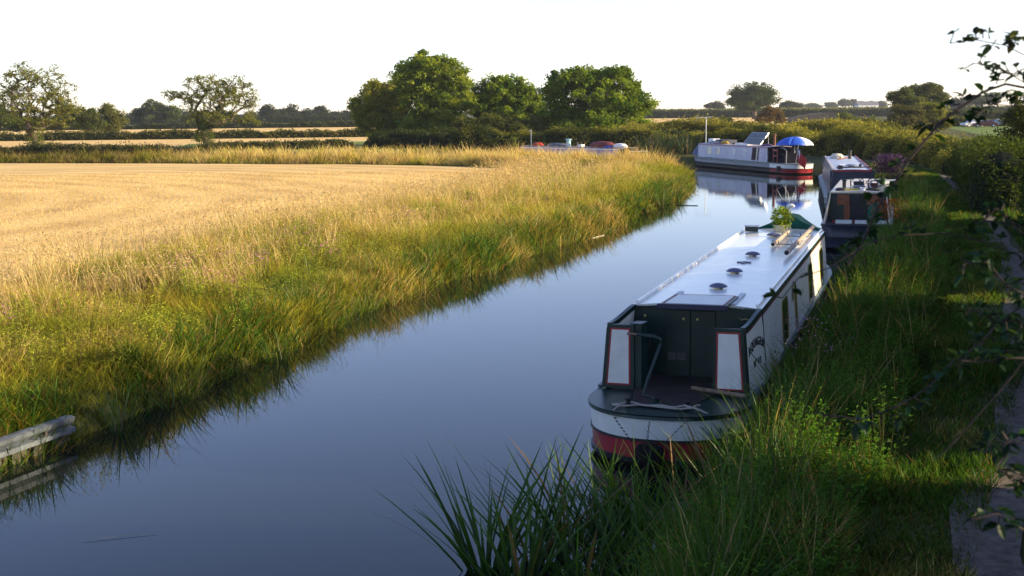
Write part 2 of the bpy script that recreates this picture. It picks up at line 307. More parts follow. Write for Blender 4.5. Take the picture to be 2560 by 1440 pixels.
# ================================================ TREES AND HEDGES
def cyl_segments(A, B, ra, rb, n=5):
    N = len(A); d = B-A; d /= np.linalg.norm(d, axis=1)[:, None]+1e-9
    h = np.where(np.abs(d[:, 2:3]) < .9, np.array([[0, 0, 1.]]), np.array([[1., 0, 0]])); x = np.cross(d, h); x /= np.linalg.norm(x, axis=1)[:, None]; y = np.cross(d, x)
    a = 2*np.pi*np.arange(n)/n; ring = x[:, None]*np.cos(a)[None, :, None]+y[:, None]*np.sin(a)[None, :, None]
    V = np.concatenate([A[:, None]+ring*ra[:, None, None], B[:, None]+ring*rb[:, None, None]], 1).reshape(-1, 3)
    b = (np.arange(N)*2*n)[:, None]
    q = np.concatenate([b+np.array([[k, (k+1) % n, n+(k+1) % n, n+k]]) for k in range(n)])
    return V, q
def tree(name, label, bu, Y, lobes, ncl=120, per=200, leaf=.22, rc=.9, c1=(.05, .085, .018), c2=(.10, .13, .03), trunk_h=.28, r0=.35, shell=.4, cat='tree', group=None, up=.3, ivy=0, depth=.8, z0=.5):
    base = np.array([atY(bu, 720, Y)[0], Y, z0])
    cen = []
    areas = np.array([l_[2]*l_[3] for l_ in lobes], float); areas /= areas.sum()
    for l_, a in zip(lobes, areas):
        k = max(4, int(ncl*a)); c = atY(l_[0], l_[1], Y); m = Y/3300*1.01; rx, rz = l_[2]*m, l_[3]*m; ry = max(rx, rz)*depth
        d = rng.normal(size=(k, 3)); d /= np.linalg.norm(d, axis=1)[:, None]; rr = rng.uniform(0, 1, k)**shell
        rr *= .93+.16*vnoise(d[:, 0]*3+d[:, 1]*2, d[:, 2]*3+d[:, 1], .7, int(bu))
        inset = np.array([max(rx-rc*.35, rx*.7), max(ry-rc*.4, ry*.7), max(rz-rc*.3, rz*.7)])
        cen.append(c+d*rr[:, None]*inset)
    cen = np.concatenate(cen); cen = cen[cen[:, 2] > z0+.3]
    ztop = cen[:, 2].max(); th_ = z0+(ztop-z0)*trunk_h
    T = base.copy()
    nodes = [T.copy()]; par = [-1]
    for k in range(1, 4):
        nodes.append(base+[(rng.uniform(-.12, .12))*k/3, rng.uniform(-.1, .1), (th_-z0)*k/3]); par.append(k-1)
    order = np.argsort(np.linalg.norm(cen-nodes[-1], axis=1)); ends = []
    for i_ in order:
        c = cen[i_]; nd = np.array(nodes[3:]); dd = np.linalg.norm(nd-c, axis=1)+.35*np.maximum(0, nd[:, 2]-c[2])*2+.12*np.linalg.norm(nd-nodes[3], axis=1)*0
        j = int(np.argmin(dd))+3; p = nodes[j]; L_ = np.linalg.norm(c-p); st = max(1, min(5, int(L_/1.2)))
        last = j
        for s_ in range(1, st+1):
            t = s_/st; q = p*(1-t)+c*t; q = q+rng.normal(0, .07*L_*(1 if s_ < st else 0)/st**.5, 3); q[2] += .10*L_*math.sin(math.pi*t)*(.6 if s_ < st else 0)
            nodes.append(q); par.append(last); last = len(nodes)-1
    nodes = np.array(nodes); par = np.array(par); cnt = np.zeros(len(nodes)); leafn = np.ones(len(nodes), bool); leafn[par[par >= 0]] = False; cnt[leafn] = 1
    for i_ in range(len(nodes)-1, 0, -1): cnt[par[i_]] += cnt[i_]
    rad = r0*(cnt/cnt[0])**.48; rad[0] *= 1.35; rad = np.maximum(rad, .018)
    a = par[1:]; Vb, qb = cyl_segments(nodes[a], nodes[1:], np.minimum(rad[a], rad[1:]*1.6), rad[1:], 6)
    off = base.copy()
    root = empty(name, tuple(off), 0, label, cat, group)
    mesh_np('trunk', Vb-off, [qb], M_BARK, root, smooth=True)
    # leaves
    k = len(cen); n_ = k*per; ci = np.repeat(np.arange(k), per); cr = rc*rng.uniform(.6, 1.25, k)
    d = rng.normal(size=(n_, 3)); d /= np.linalg.norm(d, axis=1)[:, None]; rr = rng.uniform(0, 1, n_)**.5
    Pp = cen[ci]+d*(rr*cr[ci])[:, None]*np.array([1, 1, .62])
    # twigs droop and lump
    Pp += (vnoise(Pp[:, 0]*3.1+ci, Pp[:, 2]*3.1, 1, 4)[:, None]-.5)*.25
    tone = rng.uniform(0, 1, k); cc = mix(c1, c2, tone[ci]); cc = cc*(1+rng.normal(0, .16, (n_, 1)))
    cc = np.clip(cc, .004, 1)
    P2 = [quads(Pp, leaf, cc, up)]
    if ivy:
        ni = ivy; h = rng.uniform(0, 1, ni); an = rng.uniform(0, 6.28, ni); rr = r0*1.2+rng.uniform(0, .7, ni)*(1-h*.5)+.6*(h < .15)*rng.uniform(0, 1.6, ni)
        Pi = np.stack([base[0]+np.cos(an)*rr, base[1]+np.sin(an)*rr, z0+h*(ztop-z0)*.5], -1); P2.append(quads(Pi, leaf, jit(c1, ni), .2))
    v, f, c = merge(P2)
    mesh_np('crown', v-off, f, M_LEAF, root, col=c)
    return root
ASH1, ASH2 = (.12, .14, .03), (.24, .24, .055)
OAK1, OAK2 = (.045, .08, .016), (.11, .145, .03)
MID1, MID2 = (.075, .11, .02), (.155, .18, .035)
tree('ash_tree', 'tall open ash tree with bare limbs showing at the left edge', 108, 139, [(85, 188, 76, 40), (145, 232, 54, 56), (25, 236, 48, 62), (90, 255, 90, 55), (170, 275, 35, 30), (105, 305, 70, 25), (100, 365, 42, 12)], 480, 40, .17, .56, ASH1, ASH2, .16, .34, .42, ivy=2600)
tree('ash_tree', 'wide spreading ash tree standing alone before the left stubble field', 530, 140, [(520, 210, 66, 28), (592, 222, 52, 36), (452, 238, 46, 20), (540, 255, 90, 45), (620, 300, 32, 20), (530, 295, 75, 24), (500, 340, 20, 22), (630, 262, 22, 22)], 430, 40, .17, .52, ASH1, ASH2, .18, .34, .38, ivy=2200)
tree('willow_tree', 'small pale green willow right of the left ash', 285, 228, [(268, 275, 22, 18), (285, 300, 32, 28), (270, 318, 26, 14)], 90, 110, .3, 1.0, (.10, .12, .03), (.17, .17, .05), .2, .3)
tree('willow_tree', 'low rounded green tree between ash and pale willow', 238, 226, [(215, 290, 38, 26), (240, 312, 32, 18), (195, 300, 20, 22)], 90, 110, .3, 1.0, MID1, (.11, .12, .03), .2, .3)
tree('field_tree', 'dark bushy tree behind the left ash trunk', 165, 232, [(165, 290, 34, 28), (130, 310, 45, 16)], 80, 110, .32, 1.0, (.04, .055, .02), MID1, .2, .3)
tree('field_tree', 'leafy tree cut by the left frame edge', 20, 234, [(18, 300, 34, 28), (-10, 285, 30, 30), (40, 318, 28, 12)], 90, 110, .32, 1.0, MID1, MID2, .2, .3)
tree('oak_tree', 'dark round oak on the far field hedge', 392, 445, [(380, 272, 38, 24), (420, 280, 36, 24), (350, 285, 22, 20), (395, 295, 55, 10)], 110, 120, .6, 2.0, (.018, .028, .012), OAK2, .2, .5)
for k, (u, v, ru, rv) in enumerate([(668, 283, 24, 22), (700, 287, 20, 18), (728, 282, 26, 20), (765, 290, 24, 16), (800, 286, 22, 20), (835, 293, 24, 13), (868, 291, 16, 13), (628, 292, 18, 14), (472, 290, 22, 14), (510, 292, 24, 12), (570, 290, 26, 14), (335, 293, 16, 11)]):
    nm = ['round dark tree, leftmost of the far row by the ash', 'narrow dark tree, second in the far row', 'broad dark tree, third in the far row', 'low flat tree, fourth in the far row', 'taller dark tree, fifth in the far row', 'low wide tree near the end of the far row', 'small tree ending the far row by the big grove',
          'far dark tree just right of the spreading ash', 'far dark tree seen left of the spreading ash trunk', 'low far tree seen through the spreading ash crown', 'far dark tree behind the spreading ash trunk', 'small far tree left of the dark round oak'][k]
    tree('distant_tree', nm, u, 560+k*7, [(u, v, ru, rv), (u+8, v+8, ru*.9, rv*.6)], 40, 110, .9, 2.6, (.018, .03, .014), (.04, .052, .02), .15, .4, group='far row of dark trees')
# central grove
tree('ash_tree', 'yellowish green ash at the left end of the central grove', 990, 151, [(935, 235, 38, 38), (985, 250, 48, 50), (930, 290, 46, 42), (1000, 310, 52, 42), (960, 335, 42, 20), (890, 262, 14, 22)], 420, 150, .26, .8, (.13, .16, .02), (.34, .33, .045), .2, .45, .45)
tree('ash_tree', 'tallest ash of the central grove with a domed crown', 1072, 146, [(1070, 168, 62, 44), (1110, 205, 72, 62), (1020, 195, 50, 45), (1150, 245, 42, 52), (1080, 262, 82, 52), (1110, 310, 68, 40), (1045, 315, 50, 30)], 640, 160, .26, .82, (.09, .145, .016), (.30, .35, .04), .2, .5, .45)
tree('sycamore_tree', 'rounded bright green tree between the ash and the big oak', 1262, 149, [(1262, 225, 72, 44), (1215, 255, 50, 50), (1305, 258, 52, 48), (1260, 290, 84, 30), (1345, 268, 30, 38)], 460, 160, .26, .8, (.07, .135, .014), (.26, .33, .04), .25, .45, .5)
tree('oak_tree', 'big spreading oak at the right end of the central grove', 1478, 142, [(1440, 200, 76, 38), (1525, 196, 78, 38), (1385, 225, 40, 36), (1575, 240, 40, 34), (1595, 268, 54, 34), (1490, 262, 112, 48), (1390, 290, 50, 42), (1500, 315, 128, 38), (1440, 335, 90, 28), (1622, 262, 22, 14)], 640, 150, .27, .82, (.06, .12, .010), (.23, .30, .03), .2, .6, .45)
tree('bush', 'tall scrubby bush with spiky top in front of the grove', 1215, 141, [(1180, 312, 60, 26), (1245, 308, 66, 28), (1150, 340, 90, 26), (1300, 325, 60, 32), (1345, 315, 34, 34)], 300, 160, .2, .75, (.07, .09, .02), (.15, .15, .035), .15, .3, .6, cat='bush')
tree('bush', 'low dark bush at the foot of the tallest ash', 1050, 139, [(1040, 345, 60, 22), (1100, 342, 50, 24), (985, 355, 28, 14)], 130, 150, .2, .7, (.03, .05, .012), (.07, .085, .02), .15, .3, .6, cat='bush')
tree('bush', 'dark bush under the right half of the big oak', 1560, 136, [(1560, 345, 90, 24), (1470, 350, 80, 20), (1640, 345, 40, 20)], 170, 150, .2, .7, (.03, .05, .012), (.06, .08, .02), .15, .3, .6, cat='bush')
# right of the oak
tree('oak_tree', 'lone round oak on the skyline above the bridge field', 1880, 440, [(1880, 228, 54, 26), (1848, 246, 38, 24), (1915, 245, 40, 25), (1880, 256, 62, 20), (1880, 268, 46, 9)], 260, 130, .5, 1.7, OAK1, (.075, .095, .025), .22, .8, .5)
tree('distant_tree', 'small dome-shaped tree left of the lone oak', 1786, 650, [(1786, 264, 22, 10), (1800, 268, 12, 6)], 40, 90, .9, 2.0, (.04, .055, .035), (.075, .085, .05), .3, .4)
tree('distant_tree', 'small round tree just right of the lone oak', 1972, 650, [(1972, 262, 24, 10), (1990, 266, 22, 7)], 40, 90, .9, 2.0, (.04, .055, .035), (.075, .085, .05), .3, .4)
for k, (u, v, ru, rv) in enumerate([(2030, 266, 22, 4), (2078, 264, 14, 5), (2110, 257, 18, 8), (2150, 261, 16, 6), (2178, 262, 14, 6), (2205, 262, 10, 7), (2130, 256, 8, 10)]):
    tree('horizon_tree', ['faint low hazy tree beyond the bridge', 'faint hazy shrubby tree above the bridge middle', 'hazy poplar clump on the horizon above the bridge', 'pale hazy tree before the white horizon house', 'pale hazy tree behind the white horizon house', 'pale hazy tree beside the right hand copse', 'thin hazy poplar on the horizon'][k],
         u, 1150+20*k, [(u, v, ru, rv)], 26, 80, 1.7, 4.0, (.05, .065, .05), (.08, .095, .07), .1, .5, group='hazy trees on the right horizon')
tree('copse_tree', 'dark leaning tree at the left of the right copse', 2262, 205, [(2245, 245, 28, 20), (2262, 232, 20, 14), (2275, 262, 44, 28)], 120, 130, .3, .95, (.06, .085, .025), (.13, .14, .04), .25, .35, .5)
tree('copse_tree', 'taller open tree behind the right copse', 2325, 215, [(2315, 225, 42, 22), (2345, 240, 28, 28), (2295, 245, 30, 22), (2330, 262, 36, 18)], 150, 110, .3, .9, (.055, .075, .025), (.12, .13, .04), .25, .4, .45)
tree('copse_tree', 'yellow green tree at the right of the copse', 2330, 180, [(2332, 282, 40, 34), (2350, 305, 30, 22), (2310, 300, 28, 22)], 110, 150, .26, .9, (.10, .13, .02), (.24, .23, .035), .2, .3, .55)
tree('copse_tree', 'round olive hawthorn bush in front of the copse', 2265, 172, [(2268, 290, 50, 30), (2250, 312, 44, 22), (2300, 315, 30, 24)], 130, 150, .26, .85, (.06, .07, .022), (.12, .11, .035), .15, .3, .55)
tree('hawthorn_bush', 'russet hawthorn bush left of the brick bridge', 1932, 285, [(1930, 283, 28, 18), (1915, 298, 32, 12), (1950, 298, 16, 12)], 90, 130, .38, 1.0, (.10, .075, .02), (.17, .10, .03), .15, .3, .6, cat='bush')
tree('hawthorn_bush', 'dark green bush beside the bridge arch', 2118, 280, [(2112, 292, 22, 10), (2125, 302, 34, 10), (2105, 302, 14, 10)], 80, 130, .36, 1.0, MID1, MID2, .15, .3, .6, cat='bush')
tree('hawthorn_bush', 'small round bush on the distant stubble', 1812, 262, [(1812, 302, 20, 7)], 30, 130, .36, .8, (.05, .06, .02), MID1, .15, .2, .6, cat='bush')
tree('hawthorn_bush', 'leafy sapling clump rising from the hedge below the copse', 2185, 128, [(2175, 312, 26, 22), (2200, 330, 30, 16), (2165, 335, 24, 12)], 90, 130, .2, .6, (.08, .10, .02), (.16, .17, .035), .2, .15, .6, cat='bush')
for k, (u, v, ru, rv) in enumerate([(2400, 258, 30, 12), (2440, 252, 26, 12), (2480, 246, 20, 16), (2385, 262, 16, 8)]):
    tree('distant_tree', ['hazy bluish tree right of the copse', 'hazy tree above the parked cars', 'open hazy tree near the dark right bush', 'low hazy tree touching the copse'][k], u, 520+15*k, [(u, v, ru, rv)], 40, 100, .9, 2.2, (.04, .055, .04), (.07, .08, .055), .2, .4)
tree('sapling', 'tiny leafy sapling rising over the far grass band', 1282, 98, [(1282, 355, 9, 14), (1282, 368, 11, 8)], 22, 40, .16, .25, (.09, .12, .03), (.15, .17, .05), .2, .03, .6)

def hedge(name, label, line, wid, h0, h1, n, leaf, c1, c2, z0=.5, cat='hedge', bumpy=.25, spiky=.0, top=None):
    """clipped or rough hedge along a line of points (x, y)"""
    line = np.array(line, float); c0 = line[0]; off = np.array([c0[0], c0[1], z0]); root = empty(name, tuple(off), 0, label, cat)
    K = max(8, int(along(line, np.array([0.]))[1]/max(1.2, wid*.5))); S, L = along(line, np.linspace(0, 1, K)); T = np.gradient(S, axis=0); Nn = np.stack([T[:, 1], -T[:, 0]], -1); Nn /= np.linalg.norm(Nn, axis=1)[:, None]
    def hh(x, y, s): base = h0+(h1-h0)*s; return base*(1+bumpy*2*(vnoise(x, y, wid*1.1, 11)-.5)+bumpy*(vnoise(x, y, wid*.4, 12)-.5))
    rings = []
    et = lambda s: np.clip(np.minimum(s, 1-s)*L/(wid*.6), .05, 1)**.5
    hs = hh(S[:, 0], S[:, 1], np.linspace(0, 1, K))*et(np.linspace(0, 1, K)); we = et(np.linspace(0, 1, K))
    for a, zz in [(-.40, 0), (-.42, .45), (-.30, .78), (0, .86), (.30, .78), (.42, .45), (.40, 0)]:
        q = S+Nn*wid*a*we[:, None]; rings.append(np.c_[q, z0+hs*zz])
    V = np.stack(rings, 1).reshape(-1, 3); i = np.arange(K-1)[:, None]*7; q = np.concatenate([i+np.array([[k, k+1, k+8, k+7]]) for k in range(6)])
    mesh_np('dark_core', V-off, [q, [tuple(range(7))], [tuple((K-1)*7+k for k in range(7))][::-1]], M_CORE, root, smooth=False)  # added dark core, not wood: closes the hedge and stands for its shaded inside
    s = rng.uniform(0, 1, n); P0, _ = along(line, s); tn, _ = along(Nn, s); an = rng.uniform(0, math.pi, n); k_ = rng.uniform(.82, 1.08, n)**1
    ca, sa = np.cos(an), np.sin(an)
    xx = np.sign(ca)*np.abs(ca)**.6*wid*.5*k_*et(s); zz = np.sign(sa)*np.abs(sa)**.55*k_
    q = P0+tn*xx[:, None]; H = hh(P0[:, 0]+tn[:, 0]*xx*.5, P0[:, 1]+tn[:, 1]*xx*.5, s)*et(s); z = z0+.0+H*np.clip(zz, 0.02, 2)
    lump = (vnoise(q[:, 0]*1.0+z*.7, q[:, 1]*1.0+z*1.3, wid*.25, 21)-.5); q = q+tn*(lump*wid*.25)[:, None]; z = z+lump*H*.15
    if spiky: m_ = rng.uniform(0, 1, n) < .12; z = np.where(m_ & (zz > .7), z+rng.uniform(0, spiky, n)*vnoise(q[:, 0], q[:, 1], .6, 31), z)
    tone = np.clip(vnoise(q[:, 0]+z, q[:, 1]+z, wid*.5, 41)*1.2-.1+rng.normal(0, .15, n), 0, 1)
    v, f, c = quads(np.c_[q, z], leaf, np.clip(mix(c1, c2, tone)*(1+rng.normal(0, .18, (n, 1))), .004, 1), .2)
    mesh_np('leaves', v-off, f, M_LEAF, root, col=c)
    return root
HG1, HG2 = (.06, .08, .018), (.18, .165, .04)
hedge('hedge', 'long dense hedge behind the moored boats', [(25.2, 72), (28.0, 84), (26.8, 98), (22.5, 111), (15, 119), (4, 123.5), (-6, 126)], 3.4, 1.7, 2.2, 80000, .17, (.035, .055, .012), (.30, .27, .05), spiky=.7, bumpy=.34)
hedge('hedge', 'second rough hedge rising behind the boats on the right', [(35, 108), (32, 122), (24, 131), (8, 136)], 6, 1.8, 2.1, 52000, .22, (.05, .07, .014), (.34, .29, .055), spiky=.8, bumpy=.4)
hedge('hedge', 'shaded hedge beside the far part of the towpath', [(16.9, 45.5), (19.2, 52), (22.2, 61), (24.5, 70)], 2.6, 2.6, 1.9, 30000, .12, (.035, .06, .012), (.08, .10, .02), spiky=.4)
hedge('hedge', 'tall hedge nearest the camera right of the towpath', [(4.6, 1.5), (6.3, 10.4), (6.9, 12.3)], 2.4, 4.6, 4.3, 20000, .14, (.03, .05, .012), (.07, .09, .02), spiky=.8, bumpy=.16)  # out of view; raised so that it shades the near left bank
hedge('hedge', 'third stretch of tall hedge beside the towpath bend', [(12.1, 25.6), (14.9, 33.5), (17.9, 43)], 2.4, 3.5, 3.4, 24000, .14, (.03, .05, .012), (.07, .09, .02), spiky=.8, bumpy=.16)  # out of view; gap before it shaped to let sun reach the boat side
hedge('hedge', 'second stretch of tall hedge shading the towpath', [(7.4, 13.1), (8.2, 15.5), (10.2, 20.2), (11.7, 24.6)], 2.4, 4.5, 3.6, 24000, .14, (.03, .05, .012), (.07, .09, .02), spiky=.8, bumpy=.16)  # out of view; height and gap before it shaped for shade and a sun patch
tree('elder_bush', 'tall dark bush overhanging the right frame edge', 2560, 52, [(2565, 300, 60, 75), (2585, 420, 95, 90), (2570, 540, 80, 60)], 170, 200, .1, .42, (.03, .05, .012), (.09, .10, .02), .2, .12, .5, cat='bush')
hedge('hedge', 'trimmed hedge crossing the left fields behind the ash trees', [(-150, 196), (-90, 194), (-50, 196), (-16, 200)], 2.2, 1.25, 1.25, 17000, .3, (.035, .05, .015), HG2)
hedge('hedge', 'thin far hedge in front of the dark oak', [(-210, 318), (-120, 322), (-25, 330)], 2.2, 1.3, 1.4, 9000, .5, (.03, .045, .015), (.08, .085, .03))
hedge('hedge', 'dark far hedge below the far row of trees', [(-290, 455), (-150, 462), (-40, 480)], 3, 2.4, 2.6, 9000, .7, (.025, .038, .014), (.06, .07, .025))
hedge('hedge', 'long level hedge on the right skyline', [(45, 520), (110, 512), (190, 500), (300, 470)], 4, 3.0, 3.0, 16000, .7, (.03, .045, .02), (.07, .08, .03), bumpy=.05)
hedge('crop_strip', 'standing maize crop along the right skyline', [(40, 640), (120, 625), (260, 600), (420, 560)], 30, 3.3, 3.3, 12000, 1.3, (.10, .11, .035), (.19, .18, .06), cat='crop', bumpy=.03)
hedge('hedge', 'mid distance hedge right of the brick bridge', [(96, 300), (120, 296), (160, 285), (190, 280)], 4, 3.0, 2.8, 12000, .5, (.04, .055, .02), (.09, .1, .03))
hedge('hedge', 'hedge behind the parked cars', [(76, 245), (100, 240), (130, 236)], 3, 1.6, 1.6, 7000, .4, (.05, .065, .02), (.12, .12, .03))
hedge('bramble_bank', 'dark weedy bank below the left ash tree', [(-62, 122), (-48, 121), (-36, 120), (-27, 119)], 2.2, 1.1, .95, 20000, .16, (.03, .04, .018), (.09, .09, .035), cat='undergrowth', spiky=.5)
hedge('bramble_bank', 'low dark scrub right of the spreading ash trunk', [(-32, 133), (-25, 134), (-16, 137)], 1.8, .8, .9, 8000, .18, (.04, .055, .018), (.10, .10, .03), cat='undergrowth', spiky=.5)
hedge('bush_row', 'tangled dark scrub at the foot of the central grove', [(-15, 136), (-4, 133), (8, 130), (20, 126)], 3.2, 1.7, 1.7, 30000, .18, (.02, .035, .01), (.05, .065, .018), cat='undergrowth', spiky=.4)
# ================================================ GRASS
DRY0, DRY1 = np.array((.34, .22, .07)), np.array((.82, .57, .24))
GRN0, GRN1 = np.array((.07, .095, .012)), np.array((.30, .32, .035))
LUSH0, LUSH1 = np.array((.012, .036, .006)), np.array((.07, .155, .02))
def between(A, B, n, s0=0., s1=1., t0=0., t1=1., pw=1.0, tp=1.0):
    s = s0+(s1-s0)*rng.uniform(0, 1, n)**pw; t = t0+(t1-t0)*rng.uniform(0, 1, n)**tp
    a, _ = along(A, s); b, _ = along(B, s); return a*(1-t)[:, None]+b*t[:, None], t, s
# left margin, near part: pair matching polylines station by station
LB = np.array(LEFT[1:21]); LB_in = np.array([(-13.6, 14), (-12.6, 20), (-12.3, 22), (-12.1, 24), (-11.8, 26), (-11.4, 28), (-11.0, 30.5), (-10.6, 33), (-9.9, 37), (-9.0, 41), (-8.2, 43), (-7.5, 45.3), (-6.7, 48.8), (-5.2, 52.5), (-3.9, 56.5), (-2.8, 60.5), (-1.5, 66), (-.4, 72), (.7, 77), (1.9, 82)])
def lerp_station(A, B, s, t):
    n = len(A); k = s*(n-1); i = np.minimum(k.astype(int), n-2); f = (k-i)[:, None]
    a = A[i]*(1-f)+A[i+1]*f; b = B[i]*(1-f)+B[i+1]*f; return a*(1-t)[:, None]+b*t[:, None]
segl = np.linalg.norm(np.diff(LB, axis=0), axis=1); 
def sample_s(n, A, falloff=.0, lo=0, hi=None):
    L_ = np.linalg.norm(np.diff(A, axis=0), axis=1); w_ = L_/(8+A[:-1, 1])**falloff; w_ = w_/w_.sum(); i = rng.choice(len(w_), n, p=w_); return (i+rng.uniform(0, 1, n))/(len(A)-1)
def grass(name, label, P, dryness, Hmul, Wd, kind='stuff', seg=2, lush=None, matl=None, tilt=1.0):
    n = len(P); z = ground_z(P[:, 0], P[:, 1]); P3 = np.c_[P, z-.03]
    dist = P[:, 1]; a = vnoise(P[:, 0], P[:, 1], 1.3, 51); b = vnoise(P[:, 0], P[:, 1], .5, 52); d = np.clip(dryness+.06+(a-.5)*1.25+(b-.5)*.5+rng.normal(0, .12, n), 0, 1)
    wt = np.where(rng.uniform(0, 1, n) < d, 1., 0.)*.75+d*.25
    H = Hmul*(.45+.85*vnoise(P[:, 0], P[:, 1], 1.3, 53))*(.55+.8*b)*rng.uniform(.55, 1.25, n)
    W = Wd*rng.uniform(.6, 1.4, n)*(1+dist/30)*np.where(wt > .5, .75, 1.1)
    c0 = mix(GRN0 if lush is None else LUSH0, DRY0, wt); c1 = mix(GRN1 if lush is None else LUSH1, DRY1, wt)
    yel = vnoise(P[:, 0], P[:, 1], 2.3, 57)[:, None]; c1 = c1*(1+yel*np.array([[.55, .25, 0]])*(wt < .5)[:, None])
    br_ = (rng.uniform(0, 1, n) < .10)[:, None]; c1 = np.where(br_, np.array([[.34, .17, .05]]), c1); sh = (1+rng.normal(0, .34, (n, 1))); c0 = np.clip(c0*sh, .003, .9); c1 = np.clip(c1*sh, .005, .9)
    ld = vnoise(P[:, 0], P[:, 1], 1.1, 55)*9+rng.normal(0, 1.7, n)
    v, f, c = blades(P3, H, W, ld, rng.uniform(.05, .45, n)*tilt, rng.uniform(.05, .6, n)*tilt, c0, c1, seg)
    return v, f, c
sN_ = 280000
s = sample_s(sN_, LB, 1.0); t = rng.uniform(-.02, 1.02, sN_); P = lerp_station(LB, LB_in, s, t); yy = P[:, 1]
dist_f = np.clip((yy-18)/45, 0, 1)
dry = np.interp(t, [0, .18, .45, .7, .95], [-.15, .05, .28, .72, .95])+dist_f*np.interp(t, [0, .3, .6, 1], [.0, .25, .3, .1])
Hm = np.interp(t, [0, .15, .5, .9, 1], [.40, .52, .60, .50, .28])
Hm = Hm*(1+.75*np.clip((yy-60)/20, 0, 1)*np.clip((.62-t)/.25, -.55, 1))
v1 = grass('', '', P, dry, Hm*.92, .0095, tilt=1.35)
# tufts drooping over the waterline
n = 26000; s = sample_s(n, LB, .8); t = rng.uniform(-.05, .10, n); P = lerp_station(LB, LB_in, s, t); clump = vnoise(P[:, 0], P[:, 1], .9, 71); k = clump > .35; P = P[k]; 
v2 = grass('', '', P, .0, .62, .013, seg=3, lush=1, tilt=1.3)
n = 15000; s = sample_s(n, LB, .8); t = rng.uniform(.15, 1, n)**.7; P = lerp_station(LB, LB_in, s, t); k = vnoise(P[:, 0], P[:, 1], 1.8, 91)+t*.35 > .62; P = P[k]; t = t[k]; n = len(P)
hgt = rng.uniform(.6, 1.25, n)*(.75+.25*t); cc = jit((.62, .46, .22), n, .2)
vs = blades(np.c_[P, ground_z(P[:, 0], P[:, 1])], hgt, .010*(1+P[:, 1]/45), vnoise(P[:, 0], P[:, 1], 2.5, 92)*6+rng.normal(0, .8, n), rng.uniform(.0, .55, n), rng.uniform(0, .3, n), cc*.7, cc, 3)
tipz = vs[0].reshape(n, 7, 3)[:, 6]; hd = quads(np.repeat(tipz, 3, 0)+rng.normal(0, .025, (n*3, 3))-[0, 0, .05], .035*(1+np.repeat(P[:, 1], 3)/60), jit((.50, .36, .19), n*3, .2), 0, .5)
v, f, c = merge([v1, v2, vs, hd]); o = mesh_np('bank_grass', v, f, M_GRASS, col=c); tag(o, 'rough golden and green grass margin along the left bank', 'grass', kind='stuff')
# back band and left end
A = np.array(LEFT[20:]); B = np.array([(1.9, 82), (1.2, 84.5), (-1, 87), (-3, 90), (-5.2, 92), (-11, 95.5), (-26, 101), (-42, 105.5), (-90, 116)])
n = 70000; s = rng.uniform(0, .93, n); t = rng.uniform(-.02, 1, n); P = lerp_station(A, B, s, t)
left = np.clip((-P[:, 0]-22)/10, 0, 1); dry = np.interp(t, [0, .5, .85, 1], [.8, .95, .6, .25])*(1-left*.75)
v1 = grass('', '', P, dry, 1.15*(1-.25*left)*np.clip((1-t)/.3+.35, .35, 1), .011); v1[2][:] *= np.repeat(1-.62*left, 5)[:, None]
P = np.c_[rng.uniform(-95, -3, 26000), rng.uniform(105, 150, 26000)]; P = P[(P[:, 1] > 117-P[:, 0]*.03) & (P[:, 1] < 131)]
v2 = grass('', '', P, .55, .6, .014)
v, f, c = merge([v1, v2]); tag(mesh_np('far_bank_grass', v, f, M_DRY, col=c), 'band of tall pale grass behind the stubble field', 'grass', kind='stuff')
# stubble stalks and straw
n = 200000; yy = 22+62*rng.uniform(0, 1, n)**1.5; xx = rng.uniform(-46, 1, n); rr = np.hypot(xx+42, yy-52); rr = np.round(rr/.30)*.30+rng.normal(0, .05, n); an = np.arctan2(yy-52, xx+42)
P = np.c_[-42+rr*np.cos(an), 52+rr*np.sin(an)]; ed = np.array([(p[0]-.15, p[1]) for p in EDGE[1:-1]]+[(-90, 116), (-90, 14)]); k = inside(P[:, 0], P[:, 1], ed) & (np.abs(P[:, 0]+.4) < P[:, 1]*.42+2); P = P[k]; n = len(P)
wt = np.clip(vnoise(P[:, 0], P[:, 1], 3, 61), 0, 1); c = mix((.48, .32, .12), (.84, .60, .27), wt)*(1+rng.normal(0, .16, (n, 1)))
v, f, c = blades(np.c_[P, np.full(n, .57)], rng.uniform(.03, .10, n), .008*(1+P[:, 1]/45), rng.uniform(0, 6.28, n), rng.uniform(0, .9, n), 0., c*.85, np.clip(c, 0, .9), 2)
tag(mesh_np('stubble', v, f, M_DRY, col=c), 'short cut straw stubble covering the near field', 'stubble', kind='stuff')
# right bank
RB = np.array(RIGHT[1:17]); 
def path_at(y): return np.interp(y, [p[1] for p in PATH_L], [p[0] for p in PATH_L])
def bank_at(y): return np.interp(y, [p[1] for p in RIGHT[:15]], [p[0] for p in RIGHT[:15]])
def right_pts(n, y0, y1, t0, t1, pw=1.6):
    y = y0+(y1-y0)*rng.uniform(0, 1, n)**pw; t = rng.uniform(t0, t1, n); return np.c_[bank_at(y)*(1-t)+path_at(y)*t, y], t
n = 60000; P, t = right_pts(n, 8.5, 82, -.02, .60); 
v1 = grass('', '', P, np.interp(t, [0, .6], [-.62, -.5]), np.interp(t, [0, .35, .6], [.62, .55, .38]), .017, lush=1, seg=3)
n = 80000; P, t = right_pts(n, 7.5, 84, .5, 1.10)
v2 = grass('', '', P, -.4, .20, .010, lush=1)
n = 16000; y = 6+60*rng.uniform(0, 1, n)**1.5; P = np.c_[path_at(y)+rng.uniform(.8, 2.2, n), y]
v3 = grass('', '', P, -.4, .26, .011, lush=1)
P, t = right_pts(700, 9, 70, .0, .62); n = len(P); cc = jit((.42, .30, .14), n, .3)
